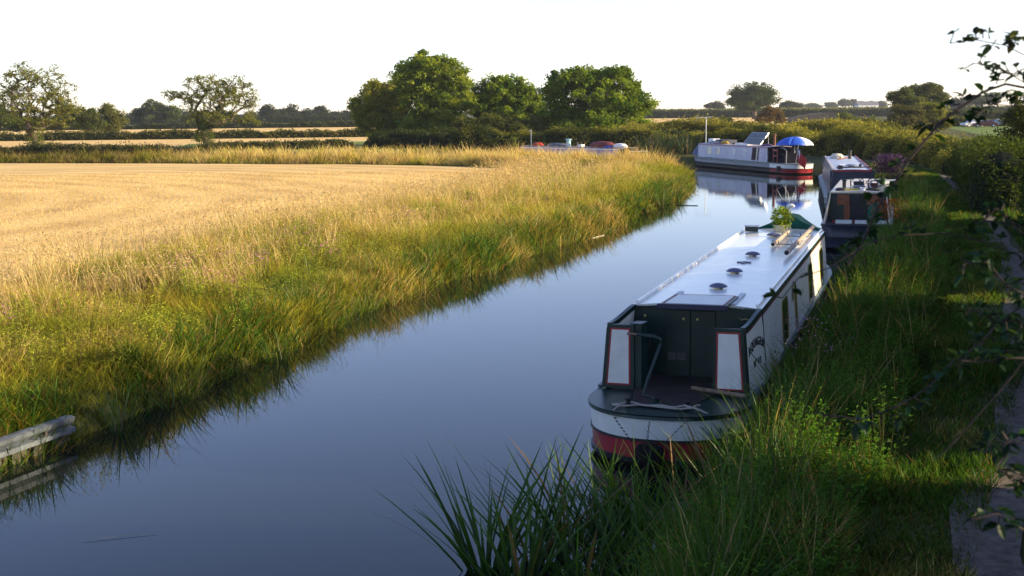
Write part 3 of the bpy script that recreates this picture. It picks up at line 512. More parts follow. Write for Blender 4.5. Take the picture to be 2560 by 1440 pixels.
v4 = blades(np.c_[P, ground_z(P[:, 0], P[:, 1])], rng.uniform(.5, 1.1, n), .008*(1+P[:, 1]/40), rng.uniform(0, 6.28, n), rng.uniform(0, .6, n), rng.uniform(0, .3, n), cc*.6, cc, 3)
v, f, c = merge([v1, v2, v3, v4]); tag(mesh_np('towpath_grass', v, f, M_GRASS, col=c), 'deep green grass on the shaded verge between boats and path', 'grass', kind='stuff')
# sedge and reed blades standing in the bank edge, right side
def reeds(P, H, W, n_, c0, c1, fan=.5, seg=4):
    k = len(P)*n_; ci = np.repeat(np.arange(len(P)), n_); an = rng.uniform(0, 6.28, k); q = P[ci]+np.c_[np.cos(an), np.sin(an)]*rng.uniform(0, .10, k)[:, None]
    z = np.maximum(ground_z(q[:, 0], q[:, 1]), -.1)
    h = H[ci]*rng.uniform(.5, 1.1, k); sh = 1+rng.normal(0, .2, (k, 1)); brown = (rng.uniform(0, 1, k) < .10)[:, None]
    cc0 = np.where(brown, np.array([[.16, .11, .05]]), c0)*sh; cc1 = np.where(brown, np.array([[.30, .22, .10]]), c1)*sh
    return blades(np.c_[q, z-.03], h, W*rng.uniform(.7, 1.3, k), an+rng.normal(0, .5, k), rng.uniform(.05, fan, k), rng.uniform(.0, .55, k)**1.3, np.clip(cc0, .003, 1), np.clip(cc1, .003, 1), seg)
y = 9+40*rng.uniform(0, 1, 420)**1.5; P = np.c_[bank_at(y)+rng.uniform(-.12, .8, 420), y]
v, f, c = reeds(P, rng.uniform(.5, .95, 420)*np.where(y < 17.5, 1.25, np.where(y < 27, .85, 1)), .021, 22, np.array([.012, .036, .006]), np.array([.06, .125, .016]))
tag(mesh_np('bank_sedge', v, f, M_BLADE, col=c), 'tall sedge fringe along the moored boats', 'sedge', kind='stuff')
n = 520; s = sample_s(n, LB, .9); t = rng.uniform(-.02, .22, n); P = lerp_station(LB, LB_in, s, t); k = vnoise(P[:, 0], P[:, 1], 2.2, 95) > .4; P = P[k]
v, f, c = reeds(P, rng.uniform(.35, .72, len(P)), .017, 26, np.array([.03, .06, .008]), np.array([.15, .21, .025]), fan=.7)
tag(mesh_np('left_bank_sedge', v, f, M_BLADE, col=c), 'broad green sedge tufts along the left waterline', 'sedge', kind='stuff')
# individual reed clumps in the foreground water
def reed_clump(u, v_, h, nb, label, W=.042, fan=.75, c0=(.010, .03, .008), c1=(.06, .13, .016), name='reed_clump', group=None, zz=0., spread=.18):
    if name == 'reed_clump': h *= 1.2; nb = int(nb*1.35)
    p = at(u, v_, zz)[:2]; k = nb; an = rng.uniform(0, 6.28, k); q = np.c_[np.cos(an), np.sin(an)]*rng.uniform(0, spread, k)[:, None]
    sh = 1+rng.normal(0, .25, (k, 1)); br = (rng.uniform(0, 1, k) < .08)[:, None]
    vv, ff, cc = blades(np.c_[q, np.full(k, -.12)], h*rng.uniform(.55, 1.1, k), W*rng.uniform(.6, 1.25, k), an+rng.normal(0, .6, k), rng.uniform(.05, fan, k), rng.uniform(0, .5, k)**1.2, np.clip(np.where(br, [[.12, .07, .03]], np.array([c0])*sh), .003, 1), np.clip(np.where(br, [[.22, .13, .06]], np.array([c1])*sh), .003, 1), 5, az=an+rng.normal(1.57, .8, k))
    o = mesh_np(name, vv, ff, M_BLADE, col=cc); o.location = (p[0], p[1], max(zz, 0)); return tag(o, label, 'reeds', group)
RC = [(1215, 1425, 1.1, 30, 'reed clump furthest left in the foreground water'), (1330, 1400, 1.15, 26, 'reed clump with long leaning blades in the foreground water'), (1300, 1500, .95, 34, 'reed clump cut by the bottom frame edge, left'),
      (1420, 1360, 1.1, 24, 'reed clump just left below the boat stern'), (1500, 1330, .95, 26, 'upright reed clump in front of the red stern'), (1590, 1320, .95, 26, 'reed clump below the rope fender'), (1450, 1480, .9, 34, 'dense reed clump at the bottom centre edge'),
      (1600, 1440, .95, 34, 'reed clump on the bottom edge below the fender'), (1700, 1370, .95, 32, 'dark reed clump against the bank below the stern'), (1800, 1290, .95, 34, 'tall reed clump at the bank beside the stern corner'), (1760, 1450, .85, 34, 'bottom reed clump beside the grassy bank'), (1880, 1180, .95, 34, 'reed clump pressing on the right corner of the stern'),
      (1960, 1050, .95, 30, 'reed clump growing against the boat side below the name'), (1540, 1420, .85, 26, 'short reed clump between its taller neighbours at the bottom')]
for a in RC: reed_clump(*a, group='reed clumps growing in the foreground water')
for a in [(700, 905, .75, 34, 'dark green sedge clump at the left bank bend'), (905, 770, .6, 34, 'rounded sedge tuft by the small bay of the left bank'), (960, 745, .6, 30, 'bright sedge tuft beside the rounded one'), (430, 1020, .75, 26, 'sedge clump trailing in the water right of the steel edging'), (300, 1085, .8, 20, 'bent sedge leaves at the end of the steel edging')]:
    reed_clump(*a, W=.022, c1=(.10, .17, .03), name='sedge_clump')
for k, (u, v_) in enumerate([(1668, 512), (1690, 500), (1652, 520)]):
    reed_clump(u, v_, 1.05, 44, ['tall flag iris clump leaning over the bend of the left bank', 'flag iris clump at the very tip of the bend', 'shorter flag iris clump before the bend'][k], W=.032, fan=.5, c0=(.02, .05, .012), c1=(.08, .15, .025), name='iris_clump')
for k, (u, v_) in enumerate([(1640, 404), (1665, 402), (1690, 400), (1715, 402), (1735, 398), (1620, 398)]):
    p = at(u, v_, 0)
    reed_clump(u, v_, 2.6, 110, ['bulrush clump by the stern of the purple boat', 'bulrush clump second from the purple boat', 'bulrush clump midway between the far boats', 'bulrush clump near the grey bow', 'bulrush clump touching the grey bow', 'bulrush clump half behind the purple boat'][k], W=.07, fan=.3, c0=(.01, .02, .008), c1=(.03, .055, .02), name='bulrush_clump', spread=.9, group='bulrushes between the far boats')

# broad-leaved weeds and flowers
def forb(P, H, n_, c1, c2, size=.05, fl=None, nf=0, fsz=.03):
    parts = []
    for p, h in zip(P, H):
        k = n_; t = rng.uniform(.1, 1, k); ns = 9; si = rng.integers(0, ns, k); sa = rng.uniform(0, 6.28, ns); sr = rng.uniform(.02, .22, ns)*h
        ax = p+np.c_[np.cos(sa)*sr, np.sin(sa)*sr, np.zeros(ns)]
        hh_ = h*rng.uniform(.7, 1.1, ns); q = ax[si]+np.c_[np.cos(sa[si])*sr[si]*t*.9, np.sin(sa[si])*sr[si]*t*.9, t*hh_[si]]
        d = np.c_[rng.normal(size=(k, 2)), rng.uniform(.1, .9, k)]
        parts.append(leaflets(q, d, size*(1.15-.6*t), np.clip(mix(c1, c2, t)*(1+rng.normal(0, .2, (k, 1))), .003, 1), wid=.35))
        top = ax+np.c_[np.cos(sa)*sr*.9, np.sin(sa)*sr*.9, hh_]
        parts.append(blades(ax, hh_, .008, sa, .2*np.ones(ns), np.zeros(ns), np.tile([.08, .07, .03], (ns, 1)), np.tile([.1, .1, .04], (ns, 1)), 2))
        if fl is not None:
            f_i = rng.integers(0, ns, nf); q = top[f_i]+np.c_[rng.normal(0, .035, (nf, 2)), rng.uniform(-.16, .05, nf)]; parts.append(quads(q, fsz, jit(fl, nf, .25), .2, .9))
    return merge(parts)
def plant(name, label, p, h, n_, c1, c2, cat='wildflower', size=.05, fl=None, nf=0, fsz=.03, rep=1, spread=.2, group=None):
    loc = np.array([p[0], p[1], float(ground_z(np.array([p[0]]), np.array([p[1]]))[0])]); r = empty(name, tuple(loc), 0, label, cat, group)
    q = np.c_[rng.normal(0, spread, (rep, 2)), np.zeros(rep)]; st = rng.bit_generator.state
    v, f, c = forb(q, h*rng.uniform(.8, 1.1, rep), n_, c1, c2, size); mesh_np('leaves', v, f, M_GRASS, r, col=c)
    if fl is not None:
        k = nf; qi = rng.integers(0, rep, k); a = q[qi]+(lambda r2: np.c_[r2, h*(1.12-rng.uniform(0, .45, k)-.9*(r2**2).sum(1)/(h*h*.15+.05)*.12)])(rng.normal(0, .16*h, (k, 2))); v, f, c = quads(a, fsz, jit(fl, k, .25), .2, .9); tag(mesh_np('blossom', v, f, M_GRASS, r, col=c), kind='stuff')
    return r
PINK = (.42, .16, .30); W1, W2 = (.07, .12, .015), (.24, .28, .035)
for k, (u, v_, h, rep) in enumerate([(735, 655, 1.0, 7), (500, 740, .8, 6), (640, 720, .7, 5), (560, 770, .7, 5), (1010, 590, .8, 5), (1185, 560, .7, 4), (30, 900, .7, 5), (790, 690, .75, 5)]):
    plant('willowherb_plant', ['tall bushy willowherb with faded pink tops by the field edge', 'pink flowering willowherb midway along the near left bank', 'leafy willowherb with few pink heads near the water', 'yellow green leafy weed mound on the near left bank',
        'pinkish seed topped willowherb further up the left bank', 'distant pink willowherb on the golden left bank', 'leafy willowherb above the steel edging', 'willowherb right of the tallest pink one'][k], at(u, v_, .5), h, 150, W1, W2, fl=PINK, nf=110, rep=rep, spread=.38, size=.07, fsz=.035)
plant('willowherb_plant', 'pink willowherb leaning on the side of the white boat', at(1975, 985, .4)[:2]+[.1, .1], 1.15, 130, (.03, .06, .015), (.08, .12, .03), fl=(.55, .28, .50), nf=170, rep=5, spread=.2, size=.05, fsz=.028)
plant('loosestrife_clump', 'large purple loosestrife clump beside the second moored boat', (17.9, 63.5), 1.9, 260, (.06, .05, .06), (.14, .08, .14), fl=(.08, .045, .13), nf=1800, rep=8, spread=.30, size=.1, fsz=.09)
plant('dock_plant', 'rust orange dock in seed beside the green boat', at(2222, 612, .5)[:2], 1.25, 60, (.05, .05, .02), (.12, .09, .02), cat='dock plant', fl=(.34, .08, .015), nf=900, rep=4, spread=.14, size=.08, fsz=.035)
# scattered weeds on both banks (uncountable)
n = 2000; s = sample_s(n, LB, .8); t = rng.uniform(.04, .8, n); P = lerp_station(LB, LB_in, s, t); k = vnoise(P[:, 0], P[:, 1], 2.0, 81) > .42; P = P[k]
v, f, c = forb(np.c_[P, ground_z(P[:, 0], P[:, 1])], rng.uniform(.45, .92, len(P)), 105, (.07, .115, .014), (.38, .40, .045), .08)
c = c*np.repeat((1+rng.normal(0, .25, len(c)//1+1))[:len(c)], 1)[:, None]*(.8+.5*vnoise(v[:, 0], v[:, 1], 1.1, 97))[:, None]; c[:, 0] *= (.75+.6*vnoise(v[:, 0], v[:, 1], .9, 98)); c = np.clip(c, .003, .9)
tag(mesh_np('bank_weeds', v, f, M_GRASS, col=c), 'leafy green weeds mixed through the left bank grass', 'weeds', kind='stuff')
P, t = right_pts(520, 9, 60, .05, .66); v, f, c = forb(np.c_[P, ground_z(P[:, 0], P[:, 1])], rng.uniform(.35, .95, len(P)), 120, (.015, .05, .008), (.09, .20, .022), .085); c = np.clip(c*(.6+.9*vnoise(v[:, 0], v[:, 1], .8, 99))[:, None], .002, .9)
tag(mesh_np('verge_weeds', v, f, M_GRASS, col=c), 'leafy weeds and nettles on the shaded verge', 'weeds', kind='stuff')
# floating bits
m_twig = mat('bleached reed', (.4, .36, .26), .8)
for k, (a, b) in enumerate([((205, 1352), (395, 1332)), ((1480, 595), (1510, 588)), ((1690, 513), (1745, 514))]):
    p, q = at(*a, .012), at(*b, .012); m = MB(); c = (p+q)/2; m.tube([p-c, (0, .02, .003), q-c], [.002, .003, .0015] if k < 1 else .014, 5); o = m.build('floating_reed', m_twig if k < 2 else mat('dark twig', (.05, .04, .03), .8)); o.location = tuple(c)
    tag(o, ['thin pale reed stem floating on the near water', 'pale floating reed by the far left bank', 'dark floating stick at the bend of the left bank'][k], 'floating reed')
# overhanging brambles near the camera
def bramble(name, label, pts, r0, r1, lf, nl, root=(2.7, 4.2, .45), seed=0, leafc=(.014, .035, .016)):
    """pts: list of (u, v, distance); the cane continues out of view down to its root"""
    g = [atY(u, v, d) for u, v, d in pts]; e = g[-1]; rt = np.array(root); mid = (e+rt)/2+np.array([.4, 0, .35]); full = [g[0]]
    ctrl = np.array(g+[mid, rt]); S, L = along(ctrl, np.linspace(0, 1, 60)); ker = np.array([1, 2, 3, 2, 1])/9
    for k in range(3): S[2:-2, k] = np.convolve(S[:, k], ker, 'valid')
    S[1:-1] += rng.normal(0, .004, S[1:-1].shape)
    r0 *= .75; r1 *= .75; lf *= .62; nl = int(nl*1.3)
    e0 = empty(name, tuple(rt), 0, label, 'bramble'); m = MB(); m.tube([tuple(p-rt) for p in S], list(np.linspace(r1, r0, 60)), 6);
    P = []; D = []; Sz = []; vis, Lv = along(np.array(g), np.linspace(0, 1, nl)); tw = m
    for i_, p in enumerate(vis):
        T = vis[min(i_+1, nl-1)]-vis[max(i_-1, 0)]; T /= np.linalg.norm(T); sd_ = np.cross(T, rng.normal(size=3)); sd_ /= np.linalg.norm(sd_); sd_[2] = sd_[2]*.5+.25
        q = p+sd_*lf*.45+rng.normal(0, .01, 3); tw.tube([tuple(p-rt), tuple(q-rt)], [.0022, .0014], 4)
        for dd in (sd_, sd_+T*.9, sd_-T*.9)[:3 if rng.uniform() < .75 else 1]:
            P.append(q); D.append(dd+rng.normal(0, .15, 3)); Sz.append(lf*rng.uniform(.7, 1.2))
    m.build('stem', M_STEM, e0, smooth=True)
    P = np.array(P); D = np.array(D); v, f, c = leaflets(P-rt, D, np.array(Sz), jit(leafc, len(P), .3), .25, .72)
    mesh_np('leaves', v, f, M_LEAF, e0, col=c); return e0
bramble('bramble_cane', 'thick dark bramble cane crossing diagonally before the moored boats', [(2120, 660, 3.9), (2160, 600, 3.9), (2230, 450, 3.9), (2300, 355, 3.9), (2350, 292, 3.95), (2450, 232, 4.0), (2570, 165, 4.0)], .009, .0045, .062, 26)
bramble('bramble_cane', 'leafy bramble shoot against the sky, topmost', [(2375, 108, 3.6), (2420, 93, 3.6), (2480, 98, 3.6), (2575, 104, 3.6)], .005, .002, .05, 10, leafc=(.05, .06, .03))
bramble('bramble_cane', 'bramble spray of small leaves under the topmost shoot', [(2435, 158, 3.7), (2500, 170, 3.7), (2540, 190, 3.75), (2575, 185, 3.8)], .005, .002, .045, 13)
bramble('bramble_cane', 'arching bramble tip hanging in front of the white boat side', [(1955, 745, 3.6), (1985, 702, 3.6), (2040, 680, 3.6), (2100, 650, 3.6), (2170, 618, 3.65), (2300, 560, 3.7), (2450, 600, 3.7), (2600, 640, 3.7)], .006, .002, .05, 13)
bramble('bramble_cane', 'low bramble cane with grey green leaves over the verge grass', [(2080, 1040, 3.4), (2200, 1058, 3.4), (2300, 985, 3.4), (2390, 910, 3.4), (2460, 850, 3.45), (2600, 700, 3.5)], .007, .003, .055, 22, leafc=(.022, .05, .03))
bramble('bramble_cane', 'leafless pale dry cane arching over the verge', [(2340, 1150, 3.2), (2400, 1095, 3.2), (2480, 1010, 3.2), (2530, 930, 3.2), (2600, 820, 3.2)], .004, .002, .03, 3)
bramble('bramble_cane', 'leafy bramble hanging over the path at the right edge', [(2410, 660, 3.3), (2460, 640, 3.3), (2520, 720, 3.3), (2600, 760, 3.3)], .006, .003, .058, 16, leafc=(.02, .045, .025))
bramble('bramble_cane', 'bramble leaves over the middle of the path edge', [(2380, 900, 3.1), (2440, 905, 3.1), (2520, 880, 3.1), (2600, 870, 3.1)], .006, .003, .058, 14)
bramble('bramble_cane', 'dark bramble leaves low over the path at the right edge', [(2430, 1300, 2.9), (2480, 1280, 2.9), (2540, 1310, 2.9), (2600, 1330, 2.9)], .005, .003, .055, 9)
bramble('bramble_cane', 'bramble leaves at the right edge above the path bend', [(2470, 1130, 3.0), (2530, 1100, 3.0), (2600, 1080, 3.0)], .005, .003, .055, 10)
bramble('bramble_cane', 'dense dark bramble spray at the right edge half way up', [(2450, 560, 3.6), (2490, 520, 3.6), (2540, 560, 3.6), (2600, 600, 3.6)], .005, .003, .055, 16)
bramble('bramble_cane', 'hanging bramble spray at the right edge above the skyline', [(2420, 300, 3.9), (2470, 262, 3.9), (2530, 250, 3.9), (2600, 240, 3.9)], .004, .002, .05, 16)
bramble('bramble_cane', 'bramble spray crossing the right edge below half height', [(2420, 770, 3.3), (2480, 800, 3.3), (2540, 790, 3.3), (2600, 810, 3.3)], .004, .002, .055, 16)
bramble('bramble_cane', 'lowest bramble spray near the bottom right corner', [(2500, 1180, 2.9), (2545, 1200, 2.9), (2600, 1190, 2.9)], .004, .002, .055, 12)
# ================================================ BOATS
m_green = mat('dark green paint', (.005, .025, .021), .35, .45, noise=.25, nscale=3)
m_black = mat('blacking', (.012, .012, .016), .5, .4, noise=.4, nscale=5)
m_white = mat('cream white paint', (.74, .75, .71), .35, .5, nscale=5, dist=.6, col2=(.64, .65, .60))
m_cside = mat('cream side paint', (.78, .77, .66), .35, .5, noise=.06, nscale=2)
m_roof = mat('cream roof paint', (.85, .83, .76), .19, .8, nscale=1.1, dist=.8, col2=(.70, .71, .67), bump=.06, bscale=2.2)
m_red = mat('red paint', (.30, .018, .028), .4, .5, noise=.25, nscale=4)
m_rustgreen = mat('worn green grey paint', (.05, .08, .10), .45, .5, noise=.4, nscale=3)
m_deck = mat('brown deck boards', (.035, .024, .022), .7, .3, noise=.4, nscale=4, bump=.3)
m_rope = mat('pale rope', (.42, .38, .34), .9, .1, bump=1, bscale=120)
m_fend = mat('tarred rope fender', (.018, .014, .014), .95, .1, noise=.5, nscale=25, bump=1, bscale=60)
m_brass = mat('brass', (.45, .36, .16), .35, .5, .9)
m_brown = mat('weathered wood', (.22, .15, .11), .75, .2, noise=.4, nscale=12)
m_glass = mat('dark window glass', (.02, .03, .025), .06, .8)
m_slate = mat('slate blue vent', (.09, .09, .17), .4, .5)
m_chain = mat('chain', (.03, .03, .035), .5, .5, .6)
m_louv = mat('dull vent', (.10, .10, .09), .6)
m_alu = mat('aluminium', (.5, .52, .55), .4, .5, .7)
def hull_outline(b, w, ys, ybow, n=14, stern_d=None, bow_d=2.7):
    """plan outline, starting at the bow tip, down the left side, round the stern, up the right"""
    sd_ = stern_d or w; L = []
    for i in range(n+1):
        t = i/n; y = ybow-bow_d*t; L.append((w*(1-(1-t)**2.1)**.75 if i else .0, y))
    for y in np.linspace(ybow-bow_d, ys+sd_, 14)[1:-1]: L.append((w, float(y)))
    st = [(w*math.cos(a)**.85 if a < 1.57 else 0., ys+sd_-sd_*math.sin(a)) for a in np.linspace(0, math.pi/2, 12)]
    half = L+st
    left = [(-x, y) for x, y in half]; right = [(x, y) for x, y in half[1:-1]][::-1]
    return left+right
def inset(pts, d, yc):
    out = []
    for x, y in pts:
        out.append((x*(1-d/1.05), y-math.copysign(min(abs(d), .9)*(1 if abs(y-yc[0]) < 1.4 or abs(y-yc[1]) < 2.5 else 0), y-(yc[0]+yc[1])/2)))
    return out
def hull(root, w, ys, ybow, rows, mats, sternlen, deckz, sheer=.25, stern_d=None, deckmat=0):
    """rows: (z, inset, mat for stern, mat for rest) from the top down"""
    o0 = hull_outline(None, w, ys, ybow, stern_d=stern_d); n = len(o0); m = MB(); V = []
    for z, ins, *_ in rows:
        for x, y in inset(o0, ins, (ys, ybow)):
            bowlift = sheer*max(0, (y-(ybow-4))/4)**2; k = max(0, min(1, (z+.05)/deckz)); V.append((x, y, z+bowlift*k))
    F = []; MI = []
    for r in range(len(rows)-1):
        for i in range(n):
            j = (i+1) % n; F.append((r*n+i, (r+1)*n+i, (r+1)*n+j, r*n+j)); yy = (o0[i][1]+o0[j][1])/2
            MI.append(rows[r+1][2] if yy < ys+sternlen else rows[r+1][3])
    m.v = V; m.f = F; m.m = MI
    m.f.append(tuple(range(n))); m.m.append(deckmat)
    return m.build('hull', mats, root, smooth=True)
def cabin_side(m, s, y0, y1, xb, xt, zb, zt, th=.04, mi=0, top=None):
    m.hexa([(s*xb, y0, zb), (s*xb, y1, zb), (s*xt, y1, zt), (s*xt, y0, zt)], [(s*(xb-th), y0, zb), (s*(xb-th), y1, zb), (s*(xt-th), y1, zt), (s*(xt-th), y0, zt)], mi)
def side_pt(root, s, xb, xt, zb, zt, y, z, out=.004):
    x = xb+(xt-xb)*(z-zb)/(zt-zb)+out; return (s*x, y, z)
def on_side(loc, rz, u, v, xside):
    """y (along) and z where the sight line through (u, v) meets the side plane x = xside of a boat"""
    c, s_ = math.cos(rz), math.sin(rz); X_ = np.array([c, s_, 0]); Y_ = np.array([-s_, c, 0]); o = np.array([loc[0], loc[1], 0]); d = ray(u, v); p0 = np.array([0, 0, HC])
    t = ((o+X_*xside-p0)@X_)/(d@X_); P = p0+d*t; return float((P-o)@Y_), float(P[2])
def on_level(loc, rz, u, v, z):
    c, s_ = math.cos(rz), math.sin(rz); P = at(u, v, z)-np.array([loc[0], loc[1], 0]); return float(P[0]*c+P[1]*s_), float(-P[0]*s_+P[1]*c)
def window(root, s, prm, corners, frame=.02, name='window', fm=m_brass, gm=m_glass, rnd=.3):
    """corners: (y, z) quad on the cabin side; rounded frame with glass"""
    xb, xt, zb, zt = prm; ys = [c[0] for c in corners]; zs = [c[1] for c in corners]; y0, y1, z0, z1 = min(ys), max(ys), min(zs), max(zs)
    def ringpts(g, out):
        P = []; a0, a1, b0, b1 = y0-g, y1+g, z0-g, z1+g; r = rnd*min(a1-a0, b1-b0)
        for cx, cz, st in ((a1-r, b1-r, 0), (a0+r, b1-r, 90), (a0+r, b0+r, 180), (a1-r, b0+r, 270)):
            for k in range(5): t = R(st+22.5*k); P.append(side_pt(root, s, xb, xt, zb, zt, cx+r*math.cos(t), cz+r*math.sin(t), out))
        return P
    f = MB(); A = ringpts(frame, .014); B = ringpts(0, .014); C = ringpts(0, -.012); D = ringpts(frame, .0); n = len(A)
    f.add(A+B+C+D, [(i, (i+1) % n, n+(i+1) % n, n+i) for i in range(n)]+[(n+i, n+(i+1) % n, 2*n+(i+1) % n, 2*n+i) for i in range(n)]+[(3*n+i, 3*n+(i+1) % n, (i+1) % n, i) for i in range(n)])
    w_ = f.build(name, fm, root, smooth=True); g = MB(); E_ = ringpts(.002, .004); g.add(E_, [tuple(range(n))]); g.build('pane', gm, w_); return w_
def roof(root, w, y0, y1, z, mats, camber=.055, edge=.03, nseg=8, name='roof'):
    m = MB(); xs_ = np.linspace(-w, w, nseg+1); prof = [(x, z+camber*(1-(x/w)**2)) for x in xs_]
    V = [(x, y0, zz) for x, zz in prof]+[(x, y1, zz) for x, zz in prof]+[(x, y0, zz-edge) for x, zz in prof]+[(x, y1, zz-edge) for x, zz in prof]; n = nseg+1
    F = [(i, i+1, n+i+1, n+i) for i in range(nseg)]+[(2*n+i, 3*n+i, 3*n+i+1, 2*n+i+1) for i in range(nseg)]+[(i+1, i, 2*n+i, 2*n+i+1) for i in range(nseg)]+[(n+i, n+i+1, 3*n+i+1, 3*n+i) for i in range(nseg)]+[(0, n, 3*n, 2*n), (n-1, 3*n-1, 4*n-1, 2*n-1)]
    m.add(V, F); return m.build(name, mats, root, smooth=True)
# ------------------------------------------------ 1: white boat in front
BL, BR = (2.42, 17.8), -.31
b1 = empty('narrowboat', (*BL, 0), BR, 'long white roofed green narrowboat nearest the camera, open stern facing us', 'narrowboat')
ZR = 1.665
rows = [(.68, 0, 0, 0), (.66, -.012, 1, 1), (.625, 0, 1, 1), (.62, .02, 1, 2), (.375, .035, 3, 2), (.37, .022, 2, 2), (.345, .022, 2, 2), (.34, .04, 2, 2), (.13, .05, 4, 2), (.12, .025, 2, 2), (.07, .03, 2, 2), (.06, .10, 2, 2), (-.4, .35, 2, 2)]
hull(b1, 1.05, -2.36, 14.3, rows, [m_green, m_green, m_black, m_white, m_red], 1.05, .68)
# cabin sides
prm1 = (.965, .885, .68, ZR)
m = MB()
for s in (-1, 1):
    cabin_side(m, s, .0, 11.6, .965, .885, .68, ZR, .04, 0)
    yy = np.linspace(-.95, 0, 9); zt = [ZR-.115*(.5+.5*math.cos(math.pi*(y+.95)/.95))**.8 for y in yy]
    for i in range(8):
        xa = .965+(.885-.965)*(zt[i]-.68)/(ZR-.68); xc = .965+(.885-.965)*(zt[i+1]-.68)/(ZR-.68)
        m.hexa([(s*.965, yy[i], .68), (s*.965, yy[i+1], .68), (s*xc, yy[i+1], zt[i+1]), (s*xa, yy[i], zt[i])], [(s*.925, yy[i], .68), (s*.925, yy[i+1], .68), (s*(xc-.04), yy[i+1], zt[i+1]), (s*(xa-.04), yy[i], zt[i])], 1 if s < 0 else 0)
m.box(-.92, .92, 11.56, 11.6, .68, ZR, 2)
m.build('cabin', [m_cside, m_cside, m_green], b1)
m = MB()   # trim: green top band, stern capping, edge posts
for s in (-1, 1):
    q = lambda y, z, o_: side_pt(b1, s, *prm1, y, z, o_)
    m.hexa([q(.0, ZR-.075, .003), q(11.6, ZR-.075, .003), q(11.6, ZR, .003), q(.0, ZR, .003)], [q(.0, ZR-.075, -.01), q(11.6, ZR-.075, -.01), q(11.6, ZR, -.01), q(.0, ZR, -.01)], 0)
    m.hexa([q(.0, ZR-.09, .005), q(11.6, ZR-.09, .005), q(11.6, ZR-.077, .005), q(.0, ZR-.077, .005)], [q(.0, ZR-.09, -.01), q(11.6, ZR-.09, -.01), q(11.6, ZR-.077, -.01), q(.0, ZR-.077, -.01)], 1)
    for i in range(8):
        a, c_ = (yy[i], zt[i]), (yy[i+1], zt[i+1])
        m.hexa([q(a[0], a[1]-.06, .006), q(c_[0], c_[1]-.06, .006), q(c_[0], c_[1]+.012, .006), q(a[0], a[1]+.012, .006)], [q(a[0], a[1]-.06, -.05), q(c_[0], c_[1]-.06, -.05), q(c_[0], c_[1]+.012, -.05), q(a[0], a[1]+.012, -.05)], 0)
        m.hexa([q(a[0], a[1]-.08, .004), q(c_[0], c_[1]-.08, .004), q(c_[0], c_[1]-.062, .004), q(a[0], a[1]-.062, .004)], [q(a[0], a[1]-.08, -.01), q(c_[0], c_[1]-.08, -.01), q(c_[0], c_[1]-.062, -.01), q(a[0], a[1]-.062, -.01)], 1)
    m.hexa([q(.04, .69, .006), q(.085, .69, .006), q(.085, ZR-.01, .006), q(.04, ZR-.01, .006)], [q(.04, .69, -.01), q(.085, .69, -.01), q(.085, ZR-.01, -.01), q(.04, ZR-.01, -.01)], 0)
    m.hexa([q(-.965, .69, .006), q(-.90, .69, .006), q(-.90, zt[0]-.05, .006), q(-.965, zt[0]-.05, .006)], [q(-.965, .69, -.04), q(-.90, .69, -.04), q(-.90, zt[0]-.05, -.04), q(-.965, zt[0]-.05, -.04)], 0)
m.build('trim', [m_green, m_red], b1)
m = MB()   # rubbing gutter, rope marks along the gunwale
for s in (-1, 1): m.hexa([(s*1.0, -.9, .685), (s*1.05, -.9, .685), (s*1.05, 11.6, .685), (s*1.0, 11.6, .685)], [(s*1.0, -.9, .71), (s*1.05, -.9, .71), (s*1.05, 11.6, .71), (s*1.0, 11.6, .71)])
m.build('gunwale', m_rustgreen, b1)
roof(b1, .885, 0, 11.6, ZR+.003, m_roof)
m = MB()
for s in (-1, 1): m.hexa([(s*.80, .05, ZR+.012), (s*.85, .05, ZR+.006), (s*.85, 11.55, ZR+.006), (s*.80, 11.55, ZR+.012)], [(s*.805, .05, ZR+.062), (s*.845, .05, ZR+.058), (s*.845, 11.55, ZR+.058), (s*.805, 11.55, ZR+.062)])
for s in (-1, 1): m.build('handrail', m_roof, b1, bevel=.008) if s == 1 else None
# bulkhead with doors
m = MB(); m.box(-.90, .90, .0, .03, .66, ZR-.005); bulk = m.build('bulkhead', m_green, b1)
prof = MB(); xs_ = np.linspace(-.88, .88, 9); prof.prism([(x, -.0, ZR-.03) for x in xs_]+[(x, -.0, ZR-.004+.055*(1-(x/.885)**2)) for x in xs_[::-1]], (0, .03, 0)); prof.build('bulkhead_top', m_green, b1)
for x in (-.40, -.06):
    m = MB(); m.box(x, x+.33, -.022, -.001, .70, 1.62); d_ = m.build('door', m_green, b1, bevel=.006)
    k = MB(); xx = x+(.24 if x < -.1 else .09); k.lathe([(.0, 0), (.02, .0), (.016, .015), (0, .018)], (0, 0, 0), 10); o = k.build('stud', m_brass, d_, smooth=True); o.rotation_euler = (R(90), 0, 0); o.location = (xx, -.024, 1.50)
    for vx in (-.375, -.245) if x < -.1 else ():
        k = MB()
        for j in range(5): k.box(vx, vx+.115, -.032, -.023, .93+j*.021, .943+j*.021)
        k.build('louvre_vent', m_louv, d_)
m = MB(); m.lathe([(0, 0), (.025, 0), (.02, .02), (0, .024)], (0, 0, 0), 10); o = m.build('lamp_stud', m_brass, b1, smooth=True); o.rotation_euler = (R(90), 0, 0); o.location = (-.70, -.003, 1.52)
m = MB(); m.tube([(.58, -.02, 1.545), (.63, -.05, 1.52), (.68, -.02, 1.535), (.72, -.03, 1.515)], .008, 6); m.build('hook', m_brass, b1)
m = MB(); m.box(-.86, .86, -1.0, -.005, .684, .70); m.prism([(-.55, -1.0, .684), (.52, -1.0, .684), (.30, -1.9, .684), (-.38, -1.9, .684)], (0, 0, .012)); m.build('deck_boards', m_deck, b1)
